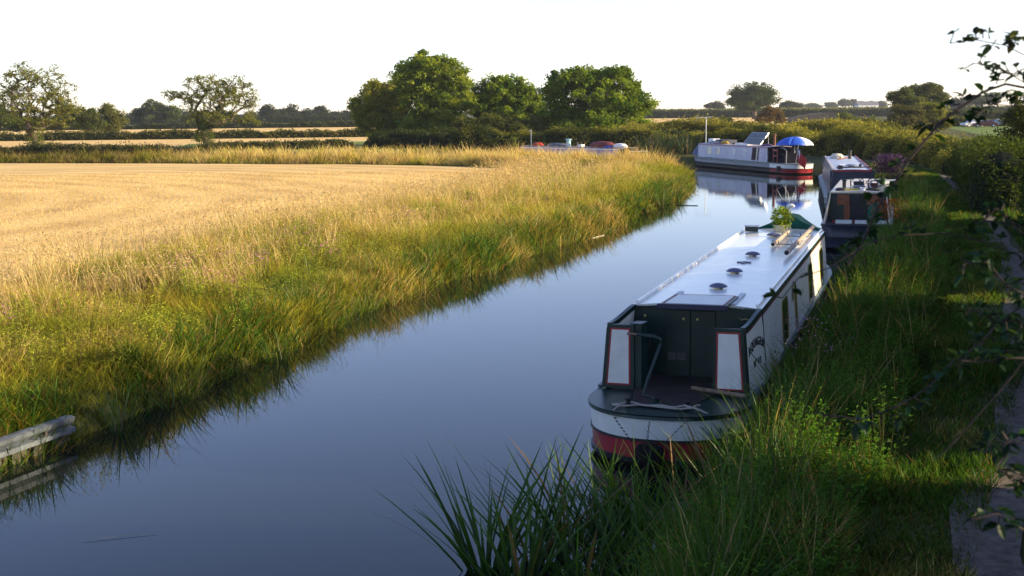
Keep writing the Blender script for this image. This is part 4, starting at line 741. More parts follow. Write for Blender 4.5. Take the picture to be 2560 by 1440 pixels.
# stern panels
for s, xi in ((-1, .53), (1, .50)):
    zt0 = zt[0]; P = [(s*xi, .70), (s*.955, .70), (s*.888, zt0), (s*(xi+.005), zt0)]
    def pan(off, y, th): 
        c = np.mean(P, 0); Q = []
        for i in range(4):
            p, a, b_ = np.array(P[i]), np.array(P[i-1]), np.array(P[(i+1) % 4]); e1 = (a-p)/np.linalg.norm(a-p); e2 = (b_-p)/np.linalg.norm(b_-p); cr = abs(e1[0]*e2[1]-e1[1]*e2[0]); Q.append(p+(e1+e2)*off/cr)
        return [(q[0], y, q[1]) for q in Q], (0, th, 0)
    m = MB(); m.prism(*pan(0, -.99, .045)); pn = m.build('stern_panel', m_green, b1)
    m = MB(); m.prism(*pan(.045, -.994, .008)); m.build('border', m_red, pn)
    m = MB(); m.prism(*pan(.068, -.998, .008)); m.build('infill', m_white, pn)
m = MB(); m.box(-.60, -.44, -.945, -.70, .70, zt[0]+.012); m.build('locker', m_green, b1, bevel=.008)
m = MB(); m.tube([(-.43, -.8, 1.40), (-.30, -.82, 1.40)], .012, 8); m.tube([(-.38, -.81, 1.39), (-.385, -.81, 1.22)], .014, 8); m.build('gear_lever', m_black, b1)
# tiller
tp = on_level(BL, BR, 1652, 846, 1.42); te = on_level(BL, BR, 1592, 836, 1.45); th_ = on_level(BL, BR, 1572, 834, 1.455)
m = MB(); pb = on_level(BL, BR, 1628, 1012, .70); pm = on_level(BL, BR, 1609, 996, .76)
m.tube([(pb[0]+.05, pb[1], .78), (pm[0], pm[1], .80), (pm[0]*.85+tp[0]*.15, pm[1]*.85+tp[1]*.15, .92), (tp[0]*.93+pm[0]*.07, tp[1], 1.34), (tp[0], tp[1], 1.405), (tp[0]-.05, tp[1], 1.43), (te[0]+.02, te[1], 1.45), (te[0], te[1], 1.45)], .020, 10); m.lathe([(.10, .69), (.10, .72), (.05, .74), (.05, .79), (0, .79)], (pb[0]+.05, pb[1], 0), 14)
til = m.build('tiller', m_green, b1, smooth=True)
m = MB(); m.tube([(te[0], te[1], 1.45), (th_[0], th_[1], 1.455), (th_[0]-.02, th_[1]-.01, 1.455)], [.017, .014, .018], 10); m.build('handle', m_brown, til, smooth=True)
for x in (-.42, .32):
    m = MB(); m.lathe([(.045, .69), (.03, .70), (.028, .76), (.045, .77), (.045, .785), (0, .79)], (x, -1.93, 0), 12); m.build('dolly', m_black, b1, smooth=True)
m = MB(); P_a = on_level(BL, BR, 1730, 968, .74); P_b = on_level(BL, BR, 1850, 990, .74)
m.tube([(P_a[0], P_a[1], .73), (P_b[0]+.1, P_b[1], .74)], .028, 8); tag(m.build('wooden_shaft', m_brown), 'short round wooden shaft lying across the stern deck', 'pole'); o = bpy.data.objects['wooden_shaft']; o.matrix_world = b1.matrix_basis.copy() if False else Matrix.Translation((*BL, 0)) @ Matrix.Rotation(BR, 4, 'Z')
MW1 = Matrix.Translation((*BL, 0)) @ Matrix.Rotation(BR, 4, 'Z')
def place(o, mw=None, org=None):
    """moves a mesh built in boat coordinates to the world, with its origin at org"""
    mw = mw or MW1; org = Vector(org or (0, 0, 0))
    if o.type == 'MESH': o.data.transform(Matrix.Translation(-org))
    o.matrix_world = mw @ Matrix.Translation(org); return o

# hatch and slide rails
m = MB(); m.box(-.40, .50, -.36, .60, ZR+.045, ZR+.085); ht = m.build('hatch', m_green, b1, bevel=.006)
m = MB(); m.box(-.34, .44, -.30, .56, ZR+.0855, ZR+.091); m.build('hatch_top', m_white, ht)
m = MB(); [m.box(x, x+.012, -.32, .58, ZR+.0865, ZR+.0925) for x in (-.365, .453)]; m.box(-.365, .465, .58, .592, ZR+.0865, ZR+.0925); m.build('coach_line', m_red, ht)
m = MB(); m.box(-.42, .52, -.40, -.345, ZR+.02, ZR+.092); m.build('hatch_lip', mat('navy paint', (.012, .014, .05), .4), ht, bevel=.008)
for x in (-.40, .49):
    m = MB(); m.box(x-.03, x+.04, .02, 1.12, ZR+.035, ZR+.062); m.build('slide_rail', m_alu, b1)
# roof vents
for y in (1.54, 3.42, 5.96, 9.66):
    m = MB(); x = .09-.01*y; zb = ZR+.05; m.lathe([(.07, zb), (.07, zb+.03), (.06, zb+.035)], (x, y, 0), 14, 0); m.lathe([(.135, zb+.032), (.13, zb+.05), (.09, zb+.075), (.03, zb+.088), (0, zb+.09)], (x, y, 0), 18, 1); m.build('roof_vent', [m_brass, m_slate], b1, smooth=True)
m = MB(); m.box(-.01, .05, 4.72, 5.02, ZR+.058, ZR+.075); m.box(-.10, .14, 4.84, 4.91, ZR+.0585, ZR+.0765); m.build('roof_cleat', m_slate, b1)
def side_quad(pts, loc, rz, xs_): return [on_side(loc, rz, u, v, xs_) for u, v in pts]
for q in ([(1938, 773), (1953, 753), (1966, 827), (1950, 854)], [(1973, 727), (1977, 720), (1987, 786), (1983, 799)], [(2012, 671), (2022, 660), (2031, 715), (2021, 735)], [(2044, 640), (2052, 628), (2059, 671), (2050, 690)]):
    c_ = side_quad(q, BL, BR, .93); ys_ = [p[0] for p in c_]; y0_ = np.mean([ys_[0], ys_[3]]); y1_ = np.mean([ys_[1], ys_[2]]); window(b1, 1, prm1, [(y0_, .76), (max(y1_, y0_+.34), 1.43)], rnd=.22)
for y in (2.0, 4.6, 7.0, 9.4): window(b1, -1, prm1, [(y, .84), (y+.9, 1.38)], rnd=.28)
# lettering
m_ink = mat('black lettering', (.015, .015, .02), .5)
def letters(txt, y0_, y1_, zc, size, arc=.0, par=None, prm=prm1, s=1, m_=m_ink, name='lettering'):
    n_ = len(txt); obs = []
    for i, ch in enumerate(txt):
        t = (i+.5)/n_; y = y0_+(y1_-y0_)*t; z = zc+arc*(1-(2*t-1)**2); cu = bpy.data.curves.new('c', 'FONT'); cu.body = ch; cu.size = size; cu.align_x = 'CENTER'; cu.align_y = 'CENTER'; cu.extrude = .002; cu.offset = .0045
        o = bpy.data.objects.new('c', cu); COL.objects.link(o); x, yy_, zz = side_pt(None, s, *prm, y, z, .006); tilt = math.atan2(prm[0]-prm[1], prm[3]-prm[2])
        rot = Matrix.Rotation(R(90), 4, 'Z') @ Matrix.Rotation(R(90)-tilt, 4, 'X') @ Matrix.Rotation(-arc*(2*t-1)*3.2*(-1)*-1, 4, 'Z'); o.matrix_world = Matrix.Translation((x, yy_, zz)) @ rot; obs.append(o)
    bpy.context.view_layer.update(); V = []; F = []; dg = bpy.context.evaluated_depsgraph_get()
    for o in obs:
        me = bpy.data.meshes.new_from_object(o.evaluated_get(dg)); b_ = len(V); V += [tuple(o.matrix_world @ v.co) for v in me.vertices]; F += [tuple(b_+i for i in p.vertices) for p in me.polygons]; bpy.data.meshes.remove(me); bpy.data.objects.remove(o)
    me = bpy.data.meshes.new(name); me.from_pydata(V, [], F); me.materials.append(m_); o = bpy.data.objects.new(name, me); COL.objects.link(o); o.parent = par; return o
letters('AQUAGEM', -.84, -.02, 1.20, .155, .10, b1)
letters('Nº45', -.62, -.22, 1.02, .12, .02, b1, m_=m_ink, name='registration_lettering')
letters('No. 6', 5.35, 5.95, 1.13, .14, .03, b1, m_=mat('faded lettering', (.20, .13, .10), .6), name='faded_lettering')
# small box, plant, aerial, poles on the roof
m = MB(); m.box(-.13, .13, -.09, .09, 0, .11, 0); m.box(-.15, .15, -.11, .11, .11, .125, 1); o = m.build('roof_box', [m_green, m_alu]); o.matrix_world = MW1 @ Matrix.Translation((-.60, 10.95, ZR+.04)); tag(o, 'small green lidded box on the far left roof corner', 'box')
pt = empty('potted_plant', tuple(MW1 @ Vector((.04, 10.75, ZR+.06))), BR, 'yellow green leafy plant in a wire basket on the white roof', 'potted plant')
m = MB(); m.lathe([(.13, 0), (.17, .15), (.155, .15), (.12, .02)], (0, 0, 0), 14); m.build('basket', mat('wire basket', (.45, .42, .3), .6, bump=1, bscale=60), pt)
k = 520; d = rng.normal(size=(k, 3)); d /= np.linalg.norm(d, axis=1)[:, None]; P = d*rng.uniform(.3, 1, (k, 1))*[.21, .21, .22]+[0.02, 0, .30]; v, f, c = leaflets(P, d+[0, 0, .2], rng.uniform(.05, .1, k), jit((.22, .30, .035), k, .3), .3, .7); mesh_np('foliage', v, f, M_GRASS, pt, col=c)
ae = empty('television_aerial', tuple(MW1 @ Vector((.18, 11.3, ZR+.05))), BR, 'white dome television aerial with wire loops above the roof plant', 'aerial')
m = MB(); m.tube([(0, 0, 0), (0, 0, .50)], .012, 8); m.build('mast', m_alu, ae); m = MB(); m.lathe([(0, .48), (.09, .50), (.10, .53), (.06, .56), (0, .57)], (0, 0, 0), 14); m.build('dome', m_white, ae, smooth=True)
m = MB()
for s in (-1, 1): m.tube([(s*.02, 0, .56), (s*.20, .02, .70), (s*.30, .02, .88), (s*.16, .02, .96), (s*.06, 0, .80), (s*.02, 0, .57)], .004, 5)
m.build('loops', m_alu, ae)
rk = empty('pole_rack', tuple(MW1 @ Vector((0, 0, ZR+.03))), BR, 'two thin roof racks with upturned hooks holding the poles', 'rack')
for y in (7.9, 9.55):
    m = MB(); m.tube([(.20, y, .13), (.22, y, .05), (.42, y, .055), (.62, y, .04), (.72, y, .05), (.75, y, .13)], .009, 6); m.tube([(.30, y, .13), (.32, y, .05)], .008, 6); m.tube([(.56, y, .13), (.57, y, .05)], .008, 6); m.tube([(.22, y, .05), (.22, y, -.005)], .008); m.tube([(.62, y, .04), (.62, y, -.015)], .008); m.build('bracket', m_chain, rk)
for nm, lb, x, y0_, y1_, r_ in (('boat_pole', 'long thick weathered pole lying on the right of the white roof', .665, 6.0, 11.2, .045), ('boat_pole', 'shorter pale plank lying on the inner rack hooks', .26, 7.4, 10.1, .035)):
    m = MB(); m.tube([(x, y0_, ZR+.125), (x, y1_, ZR+.125)], r_, 10, 0); m.tube([(x, y0_-.015, ZR+.125), (x, y0_, ZR+.125)], r_*.9, 10, 1); tag(place(m.build(nm, [mat('pole wood', (.35, .27, .20), .7, noise=.3, nscale=9), m_black], smooth=True), org=(x, y0_, ZR+.08)), lb, 'pole', 'poles on the roof rack')
# cratch cover
m_canvas = mat('green canvas', (.010, .085, .055), .8, .2, noise=.2, nscale=5, bump=.4, bscale=6)
m = MB(); ny = 6; nx = 10; V = []
for j in range(ny+1):
    y = 11.62+2.0*j/ny
    for i in range(nx+1):
        x = -.86+1.72*i/nx; a = abs(x-.10*(1))/.95; h = .40*(1-min(1, a))**1.45*(1-.25*j/ny); V.append((x*(1-.12*j/ny), y, ZR-.02+h-.3*max(0, j/ny-.2)*abs(x)))
m.add(V, [(j*(nx+1)+i, j*(nx+1)+i+1, (j+1)*(nx+1)+i+1, (j+1)*(nx+1)+i) for j in range(ny) for i in range(nx)]); 
base = [(-.86, 11.62, .7), (.86, 11.62, .7), (.76, 13.6, .75), (-.76, 13.6, .75)]
top0 = V[:nx+1]; top1 = V[ny*(nx+1):]
m.prism([base[0], base[1]]+top0[::-1], (0, .01, 0)); m.prism([base[3], base[2]]+top1[::-1], (0, .01, 0)); m.add([base[0], base[3], V[ny*(nx+1)], V[0]], [(0, 1, 2, 3)]); m.add([base[1], base[2], V[-1], V[nx]], [(3, 2, 1, 0)])
m.build('cratch_cover', m_canvas, b1, smooth=True)
# fender, chains, mooring rope
fd = empty('rope_fender', tuple(MW1 @ Vector((-.02, -2.56, .26))), BR, 'round black rope fender hung by chains from the red stern', 'fender')
m = MB(); V = []; n1, n2 = 18, 12
for i in range(n1+1):
    a = math.pi*i/n1
    for j in range(n2):
        t = 2*math.pi*j/n2; V.append((math.cos(a)*.175, -.15*math.sin(a)**.5*math.cos(t), .17*math.sin(a)**.5*math.sin(t)-.03))
m.add(V, [(i*n2+j, i*n2+(j+1) % n2, (i+1)*n2+(j+1) % n2, (i+1)*n2+j) for i in range(n1) for j in range(n2)]); m.build('pad', m_fend, fd, smooth=True)
for (x0_, x1_) in ((-.02, -.02), (-.50, -.16), (.40, .14)):
    m = MB(); y0_ = -2.42+.12*(abs(x0_)/.5)**2*1.3; n_ = 9
    for i in range(n_):
        t = (i+.5)/n_; c0 = Vector((x0_*(1-t)+x1_*t, (y0_+2.52)*(1-t)-.06*t-.0, (.37)*(1-t)+.10*t)); dv = Vector((x1_-x0_, -.05, -.27)).normalized()*.017; sdv = Vector((.01, 0, 0)) if i % 2 else Vector((0, .01, 0))
        m.tube([tuple(c0-dv), tuple(c0-dv*.5+sdv), tuple(c0+dv*.5+sdv), tuple(c0+dv), tuple(c0+dv*.5-sdv), tuple(c0-dv*.5-sdv), tuple(c0-dv)], .0045, 5, cap=False)
    m.build('chain', m_chain, fd)
def smooth_path(P, n=40):
    P = np.array(P, float); S, _ = along(P, np.linspace(0, 1, n)); 
    for _ in range(2): S[1:-1] = (S[:-2]+2*S[1:-1]+S[2:])/4
    return [tuple(p) for p in S]
m = MB(); a = on_level(BL, BR, 1860, 1075, .55)
m.tube(smooth_path([(-.62, -1.95, .70), (-.52, -1.99, .71), (-.42, -1.90, .74), (-.2, -1.98, .71), (.0, -1.93, .72), (.15, -2.0, .71), (.30, -1.97, .74), (.36, -1.88, .75), (.30, -1.86, .74), (.28, -1.98, .74), (.45, -2.04, .73), (.62, -2.05, .66), (.95, -1.95, .58), (1.3, -1.9, .52), (1.9, -2.1, .56)], 70), .013, 7)
m.tube(smooth_path([(-.60, -1.98, .70), (-.45, -2.03, .705), (-.25, -1.93, .71), (.05, -2.03, .715), (.25, -2.05, .71), (.42, -2.02, .73), (.5, -1.96, .76), (.44, -2.05, .77), (.40, -2.0, .72)], 50), .012, 7); m.tube(smooth_path([(-.5, -2.02, .71), (-.55, -2.2, .69), (-.50, -2.26, .60)], 10), .010, 6)
tag(place(m.build('mooring_rope', m_rope, smooth=True), org=(-.4, -1.95, .70)), 'pale knotted mooring rope running from the stern to the bank', 'rope')

# ------------------------------------------------ generic smaller boats
def boat(label, loc, rz, Ls, L, Lb, w=1.03, gz=.62, zr=1.62, cab=None, hullm=None, sternm=None, roofm=None, endm=None, bandm=None, xb=.93, xt=.85, stern_len=1.5, side_mat=None, sheer=.2, sd_=.9):
    r = empty('narrowboat', (*loc, 0), rz, label, 'narrowboat')
    hm = [hullm, m_black, sternm[0] if sternm else hullm, sternm[1] if sternm else hullm, bandm or hullm]
    rows = [(gz, 0, 0, 0), (gz-.05, -.01, 0, 4), (gz-.07, .02, 2, 4), (gz*.55, .03, 2, 4 if bandm else 0), (gz*.53, .02, 1, 1), (gz*.48, .02, 1, 1), (gz*.46, .03, 3, 1), (.1, .05, 3, 1), (.08, .08, 1, 1), (-.4, .3, 1, 1)]
    hull(r, w, -Ls, L+Lb, rows, hm, stern_len, gz, sheer, stern_d=sd_)
    m = MB()
    for s in (-1, 1): cabin_side(m, s, 0, L, xb, xt, gz, zr, .04, 0)
    m.box(-xb+.04, xb-.04, L-.04, L-.0, gz, zr-.002, 0); m.build('cabin', cab, r)
    m = MB(); m.box(-xb+.04, xb-.04, 0, .03, gz, zr-.002); m.build('bulkhead', endm, r)
    roof(r, xt+.004, -.02, L+.02, zr+.002, roofm, .05); return r
def put(mb, name, mats, mw, org, label, cat, group=None, **k):
    return tag(place(mb.build(name, mats, **k), mw, org), label, cat, group)
# 2: dark boat with open doors and cluttered roof
L2, R2 = (10.78, 41.0), -.288; MW2 = Matrix.Translation((*L2, 0)) @ Matrix.Rotation(R2, 4, 'Z')
m_navy = mat('dark navy paint', (.025, .032, .055), .4, noise=.3, nscale=3); m_cream = mat('cream paint', (.62, .54, .40), .5, noise=.15, nscale=4); m_doors = mat('orange brown varnish', (.20, .06, .02), .4, noise=.3, nscale=6)
m_dkroof = mat('pale warm roof paint', (.66, .60, .50), .45, noise=.12, nscale=3)  # pale warm colour with slight random tone
b2 = boat('dark green narrowboat with open brown doors and cluttered cream roof, second along the bank', L2, R2, 1.3, 7.4, 2.2, cab=m_green, hullm=m_navy, roofm=m_dkroof, endm=m_green, zr=1.70, gz=.80, w=1.06, xb=.97, xt=.86, sd_=.35)
for s in (-1, 1):
    m = MB()
    m.hexa([(s*.97, -.02, .8), (s*.93, -.02, .8), (s*.82, -.02, 1.7), (s*.86, -.02, 1.7)], [(s*.97, .0, .8), (s*.93, .0, .8), (s*.82, .0, 1.7), (s*.86, .0, 1.7)])
    m.hexa([(s*.99, -.9, .8), (s*.95, -.9, .8), (s*.95, -.85, .86), (s*.99, -.85, .86)], [(s*.97, -.02, .8), (s*.93, -.02, .8), (s*.82, -.02, 1.68), (s*.86, -.02, 1.68)])
    m.build('side_screen', m_cream, b2)


m = MB(); m.box(-.86, .86, -.04, -.02, 1.68, 1.72); m.build('roof_edge', m_cream, b2)
m = MB(); m.box(-.22, .24, -.012, .0, .82, 1.62); m.build('doorway', m_black, b2)
for s in (-1, 1):
    m = MB(); x0_ = -.62 if s < 0 else .26; m.box(x0_, x0_+.36, -.05, -.015, 1.32, 1.64); m.box(x0_+.08, x0_+.28, -.056, -.05, 1.40, 1.56); m.build('door', m_doors, b2, bevel=.006)
m = MB(); m.box(-.42, -.24, -.06, -.02, .82, 1.31); m.build('door_post', m_doors, b2)
m = MB(); m.box(-.75, .85, -.55, -.2, .81, .86); m.build('step', m_red, b2)
m = MB(); m.box(-.62, -.14, -1.05, -.7, .82, .91); m.box(-.05, .38, -1.05, -.7, .82, .91); m.box(.45, .88, -1.05, -.7, .82, .90); m.build('locker_lid', m_white, b2)
m = MB(); m.lathe([(.0, 0), (.22, .0), (.24, .35), (.15, .55), (0, .6)], (.55, -.5, .86), 12); put(m, 'tarpaulin_bundle', m_canvas, MW2, (.55, -.5, .86), 'green tarpaulin bundle in the well of the second boat', 'tarpaulin', smooth=True)
zt2 = 1.755
def clutter(items, mw, zt_):
    for (nm, lb, cat, kind, x, y, sx, sy, sz, mt) in items:
        m = MB()
        if kind == 'box': m.box(x-sx, x+sx, y-sy, y+sy, zt_, zt_+sz); m.box(x-sx-.01, x+sx+.01, y-sy-.01, y+sy+.01, zt_+sz, zt_+sz+.015)
        elif kind == 'tub': m.lathe([(sx*.75, zt_), (sx, zt_+sz), (sx*1.08, zt_+sz), (sx*1.08, zt_+sz*.93), (sx*.9, zt_+sz*.9)], (x, y, 0), 14)
        elif kind == 'chim': m.lathe([(sx*1.4, zt_), (sx*1.3, zt_+.03), (sx, zt_+.05), (sx, zt_+sz*.85), (sx*1.5, zt_+sz*.86), (sx*1.5, zt_+sz*.92), (sx*.8, zt_+sz)], (x, y, 0), 12)
        elif kind == 'plank': m.tube([(x-sx, y-sy, zt_+.03), (x+sx, y+sy, zt_+.03+sz)], .03, 6)
        elif kind == 'hoop': m.tube([(x+sx*math.cos(a), y+sy*math.sin(a), zt_+.03+sz*(.5+.5*math.sin(a))) for a in np.linspace(0, 6.28, 17)], .022, 6)
        elif kind == 'bag': m.lathe([(0, zt_-.02), (sx*.9, zt_-.02), (sx, zt_+sz*.4), (sx*.7, zt_+sz*.85), (0, zt_+sz)], (x, y, 0), 12); m.v = [(vx, y+(vy-y)*sy/sx, vz) for vx, vy, vz in m.v]
        elif kind == 'vent': m.lathe([(sx*.5, zt_), (sx*.5, zt_+sz*.5), (sx, zt_+sz*.5), (sx*.8, zt_+sz*.85), (0, zt_+sz)], (x, y, 0), 12)
        elif kind == 'mast': m.tube([(x, y, zt_), (x, y, zt_+sz)], sx, 6); m.tube([(x-sy, y, zt_+sz*.8), (x+sy, y, zt_+sz*.8)], sx*.8, 5)
        elif kind == 'bike':
            for q in (-1, 1): m.tube([(x+q*sx*.6+sy*math.cos(a), y, zt_+sy+.02+sy*math.sin(a)) for a in np.linspace(0, 6.28, 17)], .012, 5)
            m.tube([(x-sx*.6, y, zt_+sy), (x-sx*.1, y, zt_+sy*2.1), (x+sx*.5, y, zt_+sy*2.1), (x+sx*.6, y, zt_+sy)], .014, 5); m.tube([(x-sx*.1, y, zt_+sy*2.1), (x+.0, y, zt_+sy*.8), (x+sx*.5, y, zt_+sy*2.1)], .014, 5)
        put(m, nm, mt, mw, (x, y, zt_), lb, cat, smooth=kind not in ('box',))
m_blk2 = mat('black plastic', (.02, .02, .022), .5); m_blue = mat('blue sheet', (.03, .08, .35), .6); m_wht = mat('white plastic', (.75, .76, .78), .4); m_grn2 = mat('green plastic', (.03, .12, .05), .5); m_yel = mat('yellow plastic', (.55, .42, .05), .5)
clutter([('chimney', 'black stove chimney at the left of the cluttered roof', 'chimney', 'chim', -.48, 1.3, .06, .06, .32, m_blk2), ('storage_tub', 'dark crate behind the chimney on the cluttered roof', 'tub', 'box', -.05, 2.0, .16, .2, .20, m_blk2),
         ('boat_plank', 'long pale plank across the far end of the cluttered roof', 'plank', 'plank', .35, 5.6, .75, .05, .04, m_wht), ('storage_tub', 'blue grey bowl at the middle of the cluttered roof', 'bowl', 'tub', .0, .95, .19, .19, .14, mat('blue grey', (.14, .18, .26), .5)),
         ('wooden_box', 'dark red box on the right of the cluttered roof', 'box', 'box', .42, 2.2, .19, .16, .14, mat('maroon', (.10, .015, .015), .5)), ('wheel_rim', 'small wheel standing on the cluttered roof', 'wheel', 'hoop', .45, 1.3, .15, .03, .26, m_alu), ('folded_bicycle', 'folded bicycle lying among the roof clutter', 'bicycle', 'bike', .12, 1.7, .42, .16, .2, m_chain),
         ('plastic_jug', 'white jug near the front edge of the cluttered roof', 'jug', 'tub', .12, .4, .09, .09, .12, m_wht), ('green_hose', 'coiled yellow green hose on the cluttered roof', 'hose', 'hoop', -.2, .42, .22, .12, .03, m_yel), ('canvas_bag', 'dark bag on the left front of the cluttered roof', 'bag', 'bag', -.55, .5, .17, .14, .11, m_blk2),
         ('canvas_bag', 'dark low bag right of the hose on the cluttered roof', 'bag', 'bag', .42, .5, .22, .12, .11, mat('dark olive', (.04, .04, .03), .8)), ('folding_stool', 'pale folding stool at the right edge of the cluttered roof', 'stool', 'box', .68, .8, .1, .14, .16, m_cream), ('storage_tub', 'green watering can on the far right of the cluttered roof', 'watering can', 'tub', .66, 3.0, .12, .12, .26, m_grn2), ('roof_lamp', 'thin black stand in the middle of the cluttered roof', 'stand', 'mast', -.28, 1.0, .012, .12, .42, m_blk2), ('roof_lamp', 'second thin black stand right of the bicycle', 'stand', 'mast', .28, 1.1, .012, .08, .34, m_blk2)], MW2, zt2-.03)
# 3: grey roofed boat
L3, R3 = (14.42, 55.9), -.212; MW3 = Matrix.Translation((*L3, 0)) @ Matrix.Rotation(R3, 4, 'Z')
m_mott = mat('maroon side with painted light mottling', (.10, .05, .06), .25, .6, nscale=2.2, col2=(.34, .34, .37), dist=1.5); m_greyroof = mat('grey roof paint', (.42, .46, .56), .4, noise=.1, nscale=2)  # grey mottling is reflected light painted onto the maroon side
b3 = boat('grey roofed narrowboat with dark end, third along the bank', L3, R3, 1.6, 16.0, 2.0, cab=m_mott, hullm=mat('grey gunwale', (.22, .24, .26), .5, noise=.2), roofm=m_greyroof, endm=m_navy, zr=1.68, gz=.62, bandm=m_rustgreen, xb=.95, xt=.80, w=1.14)
for s in (-1, 1):
    m = MB(); m.box(s*.78-.03, s*.78+.03, 0, 16, 1.70, 1.74); m.build('handrail', mat('worn pink grey', (.5, .42, .42), .5) if s < 0 else m_red, b3)
m = MB(); m.box(-.80, .80, -.035, -.021, 1.62, 1.70); m.build('roof_edge', m_red, b3)
for k in range(4):
    m = MB(); m.tube([(-1.10, 1+k*2.4, .02), (-1.10, 1+k*2.4, .48)], .07, 8); put(m, 'fender', m_blk2, MW3, (-1.10, 1+k*2.4, .5), ['black tube fender nearest on the side of the grey roofed boat', 'second black tube fender on the grey roofed boat', 'third black tube fender on the grey roofed boat', 'fourth black tube fender on the grey roofed boat'][k], 'fender', smooth=True)
clutter([('chimney', 'black chimney with a hat at the far end of the grey roof', 'chimney', 'chim', .35, 12.0, .08, .08, .45, m_blk2), ('solar_panel', 'pale square panel in the middle of the grey roof', 'panel', 'box', .05, 3.8, .42, .7, .03, m_wht), ('round_vent', 'round grey dish vent before the pale panel', 'vent', 'vent', .08, 2.6, .30, .3, .13, mat('dull blue grey', (.20, .24, .33), .4)),
         ('storage_tub', 'small dark box at the near left of the grey roof', 'box', 'box', -.48, .5, .10, .14, .14, m_blk2), ('storage_tub', 'small black pot right of the dish vent', 'pot', 'tub', .42, 2.0, .07, .07, .16, m_blk2), ('folded_dinghy', 'pale upturned tender at the far end of the grey roof', 'dinghy', 'bag', -.25, 13.2, .34, 1.4, .24, m_cream), ('wooden_board', 'wooden board lying by the tender on the grey roof', 'board', 'plank', .0, 11.2, .3, 1.0, .05, m_doors), ('boat_hook', 'thin pole across the near end of the grey roof', 'pole', 'plank', .1, 1.3, .72, .1, .02, m_blk2)], MW3, 1.715)
# 4: grey boat across the far reach
A4 = at(1745, 413)[:2]; B4 = at(2013, 437)[:2]; dr = (A4-B4)/np.linalg.norm(A4-B4); R4 = math.atan2(-dr[0], dr[1]); cx = np.array([dr[1], -dr[0]])
Lt = float(np.linalg.norm(A4-B4)); yc = 3.4; L4 = tuple(B4+dr*yc+cx*1.05-np.array([1.0, 0])); MW4 = Matrix.Translation((*L4, 0)) @ Matrix.Rotation(R4, 4, 'Z')
m_lil = mat('pale lilac grey paint', (.50, .49, .56), .45, noise=.12, nscale=1.5); m_grb = mat('grey green band', (.20, .22, .22), .5, noise=.2)
b4 = boat('pale grey narrowboat with red and white stern and portholes, moored across the far reach', L4, R4, yc, 11.3, Lt-yc-11.3, cab=m_lil, hullm=m_grb, sternm=(m_white, m_red), roofm=mat('pale dusty roof', (.40, .36, .42), .6), endm=mat('dark blue canvas', (.012, .014, .035), .9, .05), bandm=m_grb, zr=1.72, gz=.70, stern_len=3.3, xb=.96, xt=.86)
prm4 = (.96, .86, .70, 1.72)
for u0, u1, sq in ((1768, 1778, 1), (1792, 1799, 1), (1832, 1837, 0), (1859, 1864, 0), (1898, 1903, 0)):
    y1_, y0_ = on_side(L4, R4, u0, 392, -.92)[0], on_side(L4, R4, u1, 392, -.92)[0]
    if sq: window(b4, -1, prm4, [(y0_, 1.02), (y1_, 1.48)], fm=m_alu, rnd=.12)
    else: yc_ = (y0_+y1_)/2; window(b4, -1, prm4, [(yc_-.15, 1.10), (yc_+.15, 1.40)], fm=m_wht, gm=mat('porthole glass', (.35, .38, .42), .1), frame=.04, rnd=.5, name='porthole')
for u0, u1, mt in ((1879, 1890, mat('dark open hatch', (.02, .008, .008), .8)), (1893, 1897, m_black), (1890, 1893, m_cream)):
    y1_, y0_ = on_side(L4, R4, u0, 400, -.92)[0], on_side(L4, R4, u1, 400, -.92)[0]; m = MB(); q = lambda y, z, o_: side_pt(None, -1, *prm4, y, z, o_); m.hexa([q(y0_, .78, .006), q(y1_, .78, .006), q(y1_, 1.66, .006), q(y0_, 1.66, .006)], [q(y0_, .78, -.01), q(y1_, .78, -.01), q(y1_, 1.66, -.01), q(y0_, 1.66, -.01)]); m.build('side_door', mt, b4)
m = MB(); [m.hexa([q(y, .80, .005), q(y+1.5, .80, .005), q(y+1.5, 1.60, .005), q(y, 1.60, .005)], [q(y, .80, -.01), q(y+1.5, .80, -.01), q(y+1.5, 1.60, -.01), q(y, 1.60, -.01)]) for y in (.25,)]; m.build('side_panel', mat('mauve panel', (.42, .38, .50), .4, noise=.2, nscale=1.2), b4)
m = MB(); m.hexa([q(.0, 1.62, .007), q(11.3, 1.62, .007), q(11.3, 1.70, .007), q(.0, 1.70, .007)], [q(.0, 1.62, -.01), q(11.3, 1.62, -.01), q(11.3, 1.70, -.01), q(.0, 1.70, -.01)]); m.build('name_strip', mat('faded red band', (.35, .20, .22), .6, noise=.3, nscale=2), b4)
# bow tent
m = MB(); bx = [(-.92, 11.3, .72), (.92, 11.3, .72), (.86, 11.3, 1.74), (-.86, 11.3, 1.74)]; fx = [(-.55, 13.4, .9), (.55, 13.4, .9), (.25, 13.0, 1.2), (-.25, 13.0, 1.2)]; m.hexa(bx, fx); m.build('bow_cover', mat('slate blue canvas', (.10, .12, .20), .7, noise=.2), b4)
